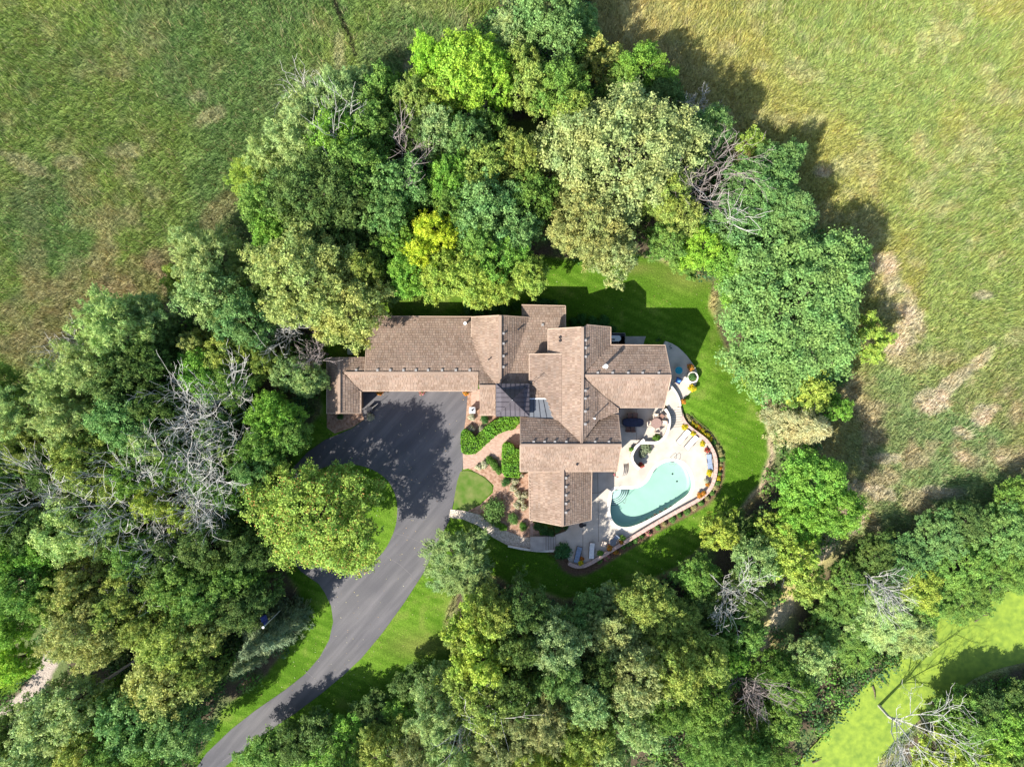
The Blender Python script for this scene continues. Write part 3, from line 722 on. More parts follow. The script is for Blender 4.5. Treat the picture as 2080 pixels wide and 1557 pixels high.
roof('B_w', pB_w, [(689,725),(689,839),(664,839.5),(664,726)])
roof('D_n', pD_n, [(973,784),(1012,784),(982,750),(973,750)])
roof('D_s', pD_s, [(974,784),(1007,784),(1007,843),(974.5,843)])
roof('C_w', pC_w, [(958,643.5),(1016,640.4),(1016,780),(1008,780),(982,750),(958,684)])
roof('C_e', pC_e, [(1016,640.4),(1076,644.5),(1072,657),(1036,757),(1027,766),(1016,780)])
roof('E', pE, [(1059.5,619),(1148.5,621),(1150,782),(1010,782),(1036,757),(1059.5,690)])
roof('F_w', pF_w, [(1113,668),(1183,664),(1183,760),(1181,899),(1135,855),(1122,842),(1113,805)])
roof('F_e', pF_e, [(1183,664),(1192,659.5),(1240.5,664),(1240.5,700),(1183,761)])
roof('F_es', pF_e, [(1183,765),(1217,796),(1217,852),(1181,899)])
roof('F2', pF2, [(1217,796),(1254,827),(1255,838),(1242,842),(1219,852),(1217,852)])
roof('I', pI, [(1075,719),(1141,718),(1141,861),(1135,855),(1125,851),(1111,811),(1105,807),(1083,781),(1075,772)])
roof('N_n', pN_n, [(1183,763),(1240,700),(1351,701),(1363.5,763)])
roof('N_s', pN_s, [(1183,763),(1363.5,763),(1349,827.5),(1254,827.5)])
roof('J_n', pJ_n, [(1057,904),(1262.5,904),(1255.5,842),(1242,842),(1219,852),(1181,899),(1135,855),(1125,851),(1071,851),(1057,846)])
roof('J_s', pJ_s, [(1056.5,904),(1262.5,904),(1254,957),(1056.5,957)])
roof('M_w', pM_w, [(1074,957),(1118,957),(1143,946),(1142.5,1068),(1075.5,1055)])
roof('M_e', pM_e, [(1143,946),(1160,957),(1202,957),(1200.5,1055.5),(1142.5,1068)])
pK = Plane(1090,851,5.75, 0,-.03); pL = Plane(1090,808,5.70, 0,-.10)
roof('K', pK, [(1071,851),(1125,851),(1112,811),(1074,811)], sh=False, m='glass_roof', name='glazed_roof')
for x in (1084,1098,1111):
    edge('glazing_bar', pK.p(x,851), pK.p(1093+(x-1097)*.72,811), .04, .05, M['dark'], .002)
edge('roof_flashing', pK.p(1074,809.5), pK.p(1112,809.5), .13, .06, M['white'], .0)
edge('roof_flashing', pK.p(1112,811), pK.p(1126,851), .12, .09, M['white'], .0)
edge('roof_flashing', pK.p(1070,851.5), pK.p(1126,851.5), .10, .09, M['dark'], .0)
roof('L', pL, [(1075,808),(1107,808),(1083,779),(1075,779)])
# fascias along eaves and rakes
for pl, a, b in ((pA_n,(748,642),(958,643)),(pA_n,(741,757),(747.5,642)),(pA_s,(733,794),(971,794)),(pB_e,(733,794),(733,839)),(pB_w,(664,726),(664,839.5)),(pB_w,(664,839.5),(689,839)),(pB_e,(689,839),(733,839)),
                 (pC_w,(958,643.5),(1016,640.4)),(pC_e,(1016,640.4),(1076,644.5)),(pE,(1059.5,619),(1148.5,621)),(pE,(1148.5,621),(1149,668)),(pD_s,(974.5,843),(1007,843)),(pC_w,(958,643.5),(958,684)),
                 (pF_w,(1113,668),(1183,664)),(pF_w,(1113,668),(1113,719)),(pF_e,(1192,659.5),(1240.5,664)),(pF_e,(1240.5,664),(1240.5,700)),(pN_n,(1240,700),(1351,701)),(pN_n,(1351,701),(1363.5,763)),(pN_s,(1363.5,763),(1349,827.5)),
                 (pN_s,(1254,827.5),(1349,827.5)),(pF2,(1255,828),(1255.5,838)),(pJ_n,(1255.5,842),(1262.5,904)),(pJ_s,(1262.5,904),(1254,957)),(pJ_s,(1056.5,957),(1254,957)),(pJ_n,(1057,846),(1057,904)),(pJ_s,(1056.5,904),(1056.5,957)),
                 (pM_w,(1074,957),(1075.5,1055)),(pM_w,(1075.5,1055),(1142.5,1068)),(pM_e,(1142.5,1068),(1200.5,1055.5)),(pM_e,(1202,957),(1200.5,1055.5)),(pI,(1075,719),(1075,772)),(pI,(1075,719),(1141,718))):
    fpx(pl, a, b)
for pl, a, b in ((pA_s,(700,757.5),(972,757.5)),(pB_w,(689,725),(689,839)),(pC_w,(1016,640.4),(1016,780)),(pD_s,(973,784),(1007,784)),(pF_w,(1183,664),(1183,762)),(pF_w,(1183,762),(1181,899)),(pN_n,(1184,763),(1363.5,763)),(pJ_n,(1057,904),(1262.5,904)),(pM_w,(1143,948),(1142.5,1068))):
    ridge(pl, a, b)
# the flared metal pyramid over the entry, panel by panel between seams
def pyramid():
    zo, zi, za = 6.55, 6.85, 8.6
    O = [U(1007.5,779,zo), U(1075,779,zo), U(1075,845,zo), U(1007.5,845,zo)]
    c = U(1040.5,812,za); I_ = []
    for o_ in O: q_ = o_.lerp(Vector((c.x, c.y, 0)), .33); I_.append(Vector((q_.x, q_.y, zi)))
    for s in range(4):
        o0, o1, i0, i1 = O[s], O[(s+1) % 4], I_[s], I_[(s+1) % 4]
        n = 7
        def hip(t):      # the point on the flare or upper edge for a seam at fraction t of the eave
            return o0.lerp(o1, t)
        for k in range(n):
            t0, t1 = k/n, (k+1)/n; mb = MB()
            def col(t):
                e = o0.lerp(o1, t)
                r_ = min(t, 1-t)/.165            # where the seam meets the hip on the flare
                inn0 = max(0, min(1, (t-.165)/.67))
                if t <= .165 or t >= .835:
                    f = min(t, 1-t)/.165; h_ = (o0.lerp(i0, f) if t < .5 else o1.lerp(i1, f)); return [e, h_, h_]
                m_ = i0.lerp(i1, inn0); f = min(inn0, 1-inn0)*2; top = (i0.lerp(c, f) if inn0 < .5 else i1.lerp(c, f)); return [e, m_, top]
            a_ = col(t0+.002); b_ = col(t1-.002); m_ = col((t0+t1)/2)
            vs = a_+m_+b_
            mb.add(vs+[v-Vector((0,0,.08)) for v in vs], [(0,3,4,1),(1,4,5,2),(3,6,7,4),(4,7,8,5),(9,10,13,12)])
            childat(mb.build('roof_panel', M['metal_roof']), house)
            if k > 0:
                w_ = col(t0); up = Vector((0,0,.05)); sm = MB(); sm.tube([w_[0]+up, w_[1]+up], .022, 4)
                if (w_[2]-w_[1]).length > .05: sm.tube([w_[1]+up, w_[2]+up], .022, 4)
                childat(sm.build('standing_seam', M['metal_seam']), house)
        hp = MB(); hp.tube([o0+Vector((0,0,.05)), i0+Vector((0,0,.05)), c+Vector((0,0,.05))], .045, 5); childat(hp.build('hip_cap', M['metal_roof']), house)
        childat(edge('fascia', o0, o1, .1, .25, M['dark'], -.27, None) , house) if False else None
        e = edge('fascia', o0, o1, .1, .25, M['dark'], -.27)
    childat(MB().tube([c, c+Vector((0,0,.9))], .03, 6).build('finial', M['white']), house)
    # tower body
    P = [(o_.x*.93+c.x*.07, o_.y*.93+c.y*.07) for o_ in O]
    MB().prism(P, 0, zo-.05).build('wall', M['wall'], house)
    # soffit
pyramid()
# walls
def wbox(x0, y0, x1, y1, zt, z0=0):
    a = U(x0, y0, zt); b = U(x1, y1, zt); MB().prism([(a.x, a.y), (b.x, a.y), (b.x, b.y), (a.x, b.y)], z0, zt).build('wall', M['wall'], house)
def gable(x0, y0, x1, y1, pls, inset=.45):
    """wall body under roof planes: footprint in pixels at eave height; top follows min of planes"""
    zt = min(pl.z for pl in pls)-1
    a = U(x0, y0, zt); b = U(x1, y1, zt); X0, X1, Y1, Y0 = a.x+inset, b.x-inset, a.y-inset, b.y+inset
    mb = MB()
    ax = abs(pls[0].gx) > 0
    mid = pls[0].x if ax else pls[0].y
    prof = []
    lo, hi = (X0, X1) if ax else (Y0, Y1)
    ts = [lo]+([mid] if lo < mid < hi else [])+[hi]
    def zz(t): return min(pl.zat(t, 0) if ax else pl.zat(0, t) for pl in pls)-.24
    pr = [(t, zz(t)) for t in ts]
    A = [(t, 0) for t in (lo, hi)]+[(t, z) for t, z in reversed(pr)]
    n = len(A)
    if ax: vs = [(t, Y0, z) for t, z in A]+[(t, Y1, z) for t, z in A]
    else: vs = [(X0, t, z) for t, z in A]+[(X1, t, z) for t, z in A]
    mb.add(vs, [tuple(range(n)), tuple(range(2*n-1, n-1, -1))]+[(i, n+i, n+(i+1) % n, (i+1) % n) for i in range(n)])
    o = mb.build('wall', M['wall'], house)
    bm = bmesh.new(); bm.from_mesh(o.data); bmesh.ops.recalc_face_normals(bm, faces=bm.faces); bm.to_mesh(o.data); bm.free()
    return o
gable(745,643,972,794,[pA_n,pA_s]); gable(664,725,733,839,[pB_w,pB_e]); gable(972,750,1009,843,[pD_n,pD_s], .3)
gable(958,643,1076,780,[pC_w,pC_e]); gable(1059,619,1149,775,[pE]); gable(1113,666,1241,846,[pF_w,pF_e])
gable(1183,700,1357,828,[pN_n,pN_s]); gable(1057,844,1257,957,[pJ_n,pJ_s]); gable(1074,950,1202,1059,[pM_w,pM_e])
wbox(1080,722,1135,778,6.15); wbox(1078,780,1120,850,5.45); wbox(1215,802,1250,845,5.0)
# windows and doors on the walls that face the pool and the drive
def pane(p, q, z0, z1, nrm):
    p, q = Vector((*p, 0)), Vector((*q, 0)); n_ = Vector((*nrm, 0)); mb = MB(); off = n_*.06
    d = (q-p)
    fr = MB(); fr.add([p+Vector((0,0,z0)), q+Vector((0,0,z0)), q+Vector((0,0,z1)), p+Vector((0,0,z1)), p+off+Vector((0,0,z0)), q+off+Vector((0,0,z0)), q+off+Vector((0,0,z1)), p+off+Vector((0,0,z1))], [(4,5,6,7),(0,4,7,3),(1,2,6,5),(3,7,6,2),(0,1,5,4)])
    f = fr.build('window', M['white'], house); i_ = .1; dd = d.normalized()*i_
    mb.add([p+dd+off*1.1+Vector((0,0,z0+i_)), q-dd+off*1.1+Vector((0,0,z0+i_)), q-dd+off*1.1+Vector((0,0,z1-i_)), p+dd+off*1.1+Vector((0,0,z1-i_))], [(0,1,2,3)])
    mb.build('pane', M['glass_roof'], f)
yg = U(0, 794, 3.4).y+.45
for k in range(3):
    x0 = -16.2+k*4.2
    g_ = MB().box((x0+1.5, yg-.03, 1.15), (3.0, .08, 2.2)).build('garage_door', M['fascia'], house)
yj = U(0, 957, 6.8).y+.45
xm = U(1202, 0, 4.8).x-.45
for k in range(3): pane((xm, -11.6-k*1.6), (xm, -10.4-k*1.6), .9, 2.8, (1, 0))
xn = U(1357, 0, 6.8).x-.45
for k in range(2): pane((xn, .1-k*2.6), (xn, 1.9-k*2.6), 1.6, 3.8, (1, 0))

# roof vents: one mesh, copied
def vent_mesh():
    b = MB().box((0,0,.06), (.22,.22,.13)); b.box((0,-.03,.135), (.26,.28,.03)); return b.mesh('roof_vent', M['vent'])
VM = vent_mesh()
def vent(pl, px, py, rz=0):
    o = link('roof_vent', VM, house); o.location = pl.p(px, py); o.rotation_euler = (0, 0, rz)
for x in (767,793,819.6,845,869.7,898,926,954): vent(pA_n, x, 751)
vent(pB_n, 724, 751); vent(pE, 1102, 659)
for y in (677,697.6,723,745): vent(pC_e, 1021.8, y, math.pi/2)
for y in (691,706.4,724): vent(pF_e, 1188.5, y, math.pi/2)
for y in (793,809,835,861): vent(pF_e, 1188, y, math.pi/2)
for x in (1214,1244,1275.5,1305,1337.7): vent(pN_n, x, 756.5)
for x in (1084,1106,1127,1150,1208.5,1236.5): vent(pJ_n, x, 896.5)
for y in (970,988,1005,1022,1040): vent(pM_e, 1148.8, y, math.pi/2)
def flue(pl, px, py, r, h, m='white'):
    p = pl.p(px, py); b = MB().cyl((0,0,-.1), r, h+.1, 12); b.cyl((0,0,h-.02), r*1.5, .12, 12)
    o = b.build('flue_pipe', M[m], house); o.location = p
flue(pN_n, 1226.5, 744.5, .16, 1.55); flue(pA_n, 945.5, 657.5, .12, .55); flue(pF_e, 1205, 848.5, .06, 1.3); flue(pJ_s, 1172, 942, .09, .15, 'dark')
flue(pC_e, 1053, 669, .08, .3, 'dark'); flue(pC_w, 993, 730, .06, .45, 'dark')
for y in (685,692): flue(pF_w, 1137.5, y, .10, .12, 'ventdark')
an = MB(); p = pI.p(1085,775); an.tube([p, p+Vector((0,0,1.6))], .025, 5)
for k, (l_, z_) in enumerate(((.7,1.5),(.55,1.3),(.4,1.1))): an.tube([p+Vector((-l_/2,.3*l_,z_)), p+Vector((l_/2,-.3*l_,z_))], .016, 4)
an.build('roof_antenna', M['dark'], house)
# ------------------------------------------------------------------ leaf masses
def leaves(cen, rad, n, lw, ll, r, squash=.7, out=None, droop=0, align=.55, surf=2.2):
    """n leaf-sized faces spread through clumps (centres, radii)"""
    w = rad**2; w = w/w.sum(); k = r.choice(len(cen), n, p=w)
    d = r.normal(size=(n, 3)); d[:, 2] = d[:, 2]*.9+.15; d /= np.linalg.norm(d, axis=1)[:, None]
    rr = r.random(n)**(1/surf)
    # tufts: each clump carries a few leaf tufts with gaps between them
    nt_ = 11; td = r.normal(size=(len(cen), nt_, 3)); td[..., 2] = td[..., 2]*.9+.35; td /= np.linalg.norm(td, axis=2)[..., None]
    tp = cen[:, None, :]+td*(rad[:, None]*r.uniform(.55, 1.05, (len(cen), nt_)))[..., None]*np.array([1, 1, squash])
    j = r.integers(0, nt_, n); tr_ = rad[k]*.30
    p = tp[k, j]+r.normal(size=(n, 3))*tr_[:, None]*np.array([.62, .62, .42]); d = td[k, j]
    nr = d*align+r.normal(size=(n, 3))*.45; nr[:, 2] += .6; nr /= np.linalg.norm(nr, axis=1)[:, None]
    if out is not None: a = out[k]+r.normal(size=(n, 3))*.35
    else: a = r.normal(size=(n, 3))
    a[:, 2] -= droop
    a = a-nr*(a*nr).sum(1)[:, None]; a /= np.linalg.norm(a, axis=1)[:, None]+1e-9
    b = np.cross(nr, a)
    s = r.uniform(.65, 1.35, n)[:, None]; L = a*ll*s; W = b*lw*s
    v = np.stack([p-L*.5, p+W*.5-L*.05, p+L*.5-nr*ll*.12, p-W*.5-L*.05], 1).reshape(-1, 3)
    return v, np.arange(4*n).reshape(-1, 4)
def limb(mb, pts, r0, r1, n=6):
    k = len(pts); mb.tube(pts, [r0+(r1-r0)*i/(k-1) for i in range(k)], n)
def crown_clumps(r, Rr, zc, hz, n, cr, lobes=5, cone=0):
    """clump centres over an uneven dome"""
    la = r.uniform(0, 2*np.pi, lobes); lb = r.uniform(.10, .28, lobes); lf = r.integers(2, 6, lobes)
    C_ = []; tries = 0
    md = cr*.85
    while len(C_) < n and tries < 9000:
        tries += 1
        a = r.uniform(0, 2*np.pi); u = r.uniform(-.35, 1.0)
        el = math.asin(max(-1, min(1, u))); 
        k = 1+sum(lb[i]*math.cos(lf[i]*a+la[i])*.45 for i in range(lobes))
        rr = r.uniform(.35, 1.0)**.45
        x = Rr*k*math.cos(el)*math.cos(a)*rr; y = Rr*k*math.cos(el)*math.sin(a)*rr; z = zc+hz*math.sin(el)*rr
        if r.random() < .12: x *= 1.15; y *= 1.15
        p = np.array([x, y, z])
        if all(np.linalg.norm(p-q) > md for q in C_): C_.append(p)
        if tries % 900 == 0: md *= .9
    C_ = np.array(C_); return C_
PROTO = {}
def tree_proto(key, seed, R0=5, h=10, n=14000, clumps=70, cr=1.15, lw=.20, ll=.30, kind='dome', squash=.7, surf=2.2, align=.55):
    r = np.random.default_rng(seed); zc = h*.60; hz = h*.38
    if kind == 'conifer':
        cen = []; rad = []; out = []
        for L in range(15):
            z = h*(.12+.86*L/14); rr = R0*(1-L/14.5)**.85
            for j in range(max(3, int(13*rr/R0))):
                a = r.uniform(0, 2*np.pi)
                for t in (.4, .7, 1.0):
                    cen.append([rr*t*math.cos(a), rr*t*math.sin(a), z-.25*rr*t+r.normal()*.1]); rad.append(.55*(1.15-t*.5)); out.append([math.cos(a), math.sin(a), -.25])
        cen = np.array(cen); rad = np.array(rad); out = np.array(out)
        v, f = leaves(cen, rad, n, lw, ll, r, .45, out, 0, .3, surf)
    else:
        cen = crown_clumps(r, R0*.86, zc, hz, clumps, cr)
        rad = cr*r.uniform(.6, 1.25, len(cen)); out = None; dr = 0
        if kind == 'willow':
            out = cen-np.array([0, 0, zc-1]); out /= np.linalg.norm(out, axis=1)[:, None]; dr = .35
            cen2 = cen+out*.9*cr; cen = np.vstack([cen, cen2]); rad = np.concatenate([rad, rad*.6]); out = np.vstack([out, out])
        v, f = leaves(cen, rad, n, lw, ll, r, squash, out, dr, align, surf)
    crown = np_mesh('crown_'+key, v, f, M['leaf'])
    tb = MB(); top = h*.55 if kind != 'conifer' else h*.95
    lean = r.normal(0, .15, 2); trunk = [(0,0,-.2), (lean[0]*.5, lean[1]*.5, top*.35), (lean[0], lean[1], top*.7), (lean[0]*1.5, lean[1]*1.5, top)]
    limb(tb, trunk, .06*R0 if kind != 'conifer' else .2, .02*R0 if kind != 'conifer' else .03, 8)
    trunk_me = tb.mesh('trunk_'+key, M['bark'])
    bb = MB()
    if kind != 'conifer':
        sel = r.choice(len(cen), min(26, len(cen)), replace=False)
        for i in sel:
            c = cen[i]; zb = top*r.uniform(.45, .95); m_ = (c[0]*.45, c[1]*.45, zb+(c[2]-zb)*.6+r.normal()*.2)
            limb(bb, [(0, 0, zb), m_, tuple(c)], .018*R0, .006*R0, 4)
    else: bb.tube([(0,0,1), (0.3,0,1)], .03, 4)
    PROTO[key] = (crown, trunk_me, bb.mesh('branches_'+key, M['bark']), R0, h, zc)
for i in range(4): tree_proto('oak%d' % i, 20+i, n=23000, clumps=84, cr=1.08, lw=.165, ll=.255, surf=3.0)
for i in range(3): tree_proto('fine%d' % i, 40+i, n=20000, clumps=130, cr=.78, lw=.14, ll=.27, squash=.55, surf=2.2)
for i in range(2): tree_proto('willow%d' % i, 50+i, n=19000, clumps=75, cr=.95, lw=.085, ll=.46, kind='willow', surf=1.8, align=.25)
for i in range(2): tree_proto('loose%d' % i, 60+i, n=12500, clumps=50, cr=1.05, lw=.20, ll=.34, surf=1.7)
for i in range(2): tree_proto('small%d' % i, 70+i, R0=3, h=7, n=8000, clumps=42, cr=.78, lw=.17, ll=.27, surf=2.6)
tree_proto('conifer0', 80, R0=3, h=9, n=13000, lw=.07, ll=.38, kind='conifer')
tree_proto('big0', 90, R0=8, h=14, n=54000, clumps=205, cr=1.18, lw=.165, ll=.26, surf=2.8)
tree_proto('big1', 91, R0=8, h=14, n=46000, clumps=230, cr=1.0, lw=.16, ll=.30, squash=.6, surf=2.4)

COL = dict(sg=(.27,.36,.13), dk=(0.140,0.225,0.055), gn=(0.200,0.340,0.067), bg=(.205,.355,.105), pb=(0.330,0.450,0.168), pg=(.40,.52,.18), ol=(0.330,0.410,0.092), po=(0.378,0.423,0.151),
           lm=(.33,.54,.06), br=(.22,.41,.06), ye=(.54,.64,.06), yg=(.38,.49,.085), yo=(.40,.45,.13), gt=(0.500,0.480,0.269), sp=(0.260,0.340,0.176), mg=(.31,.46,.08), ap=(.34,.43,.10))
CNAME = dict(dk='dark green', sg='sage green', gn='mid green', bg='blue green', pb='pale blue green', pg='pale green', ol='olive', po='pale olive', lm='bright lime green', br='bright green', ye='bright yellow',
             yg='yellow green', yo='golden olive', gt='grey tan', sp='dusky blue green', mg='light green russet tipped', ap='yellowish olive')
KN = dict(oak=('broadleaf_tree', 'dense broadleaf tree'), fine=('broadleaf_tree', 'fine leaved tree'), willow=('willow_tree', 'feathery tree'), loose=('broadleaf_tree', 'loose crowned tree'),
          small=('small_tree', 'small round tree'), conifer=('conifer_tree', 'conifer'), big=('broadleaf_tree', 'very large spreading tree'))
crot = random.Random(5); ccount = {}
def tree(px, py, rpx, h, kind, col, where, mat_=None):
    nv = {'oak': 4, 'fine': 3, 'willow': 2, 'loose': 2, 'small': 2, 'conifer': 1, 'big': 2}[kind]
    i = ccount.get(kind, 0) % nv; ccount[kind] = i+1
    crown, trunk, br, R0, h0, zc0 = PROTO['%s%d' % (kind, i)]
    if px > 1690 and py > 980: h *= .5
    elif py > 1190 and py < 1330 and 1150 < px < 1470: h *= .62
    elif px > 1150 and py < 240: h *= .6
    elif px > 1480 and py < 760: h *= .72
    zc = zc0/h0*h; p = U(px, py, zc); rr = rpx*(H-zc)/F*1.06
    nm, kd = KN[kind]
    lab = '%s %s %s' % (CNAME[col], kd, where)
    t = empty(nm, (p.x, p.y, 0), lab, 'tree', 'trees in the woods round the house', crot.uniform(0, 6.28))
    s = (rr/R0, rr/R0*crot.uniform(.93, 1.07), h/h0)
    for me, n_ in ((trunk, 'trunk'), (br, 'branches'), (crown, 'crown')):
        o = link(n_, me, t); o.scale = s
    c = COL[col]; k = crot.uniform(.92, 1.08); o.color = (c[0]*k*crot.uniform(.94, 1.06), c[1]*k, c[2]*k*crot.uniform(.9, 1.1), 1)
    if mat_:
        o.material_slots[0].link = 'OBJECT'; o.material_slots[0].material = M[mat_]
    LABELS.setdefault(lab, []).append(t); return t
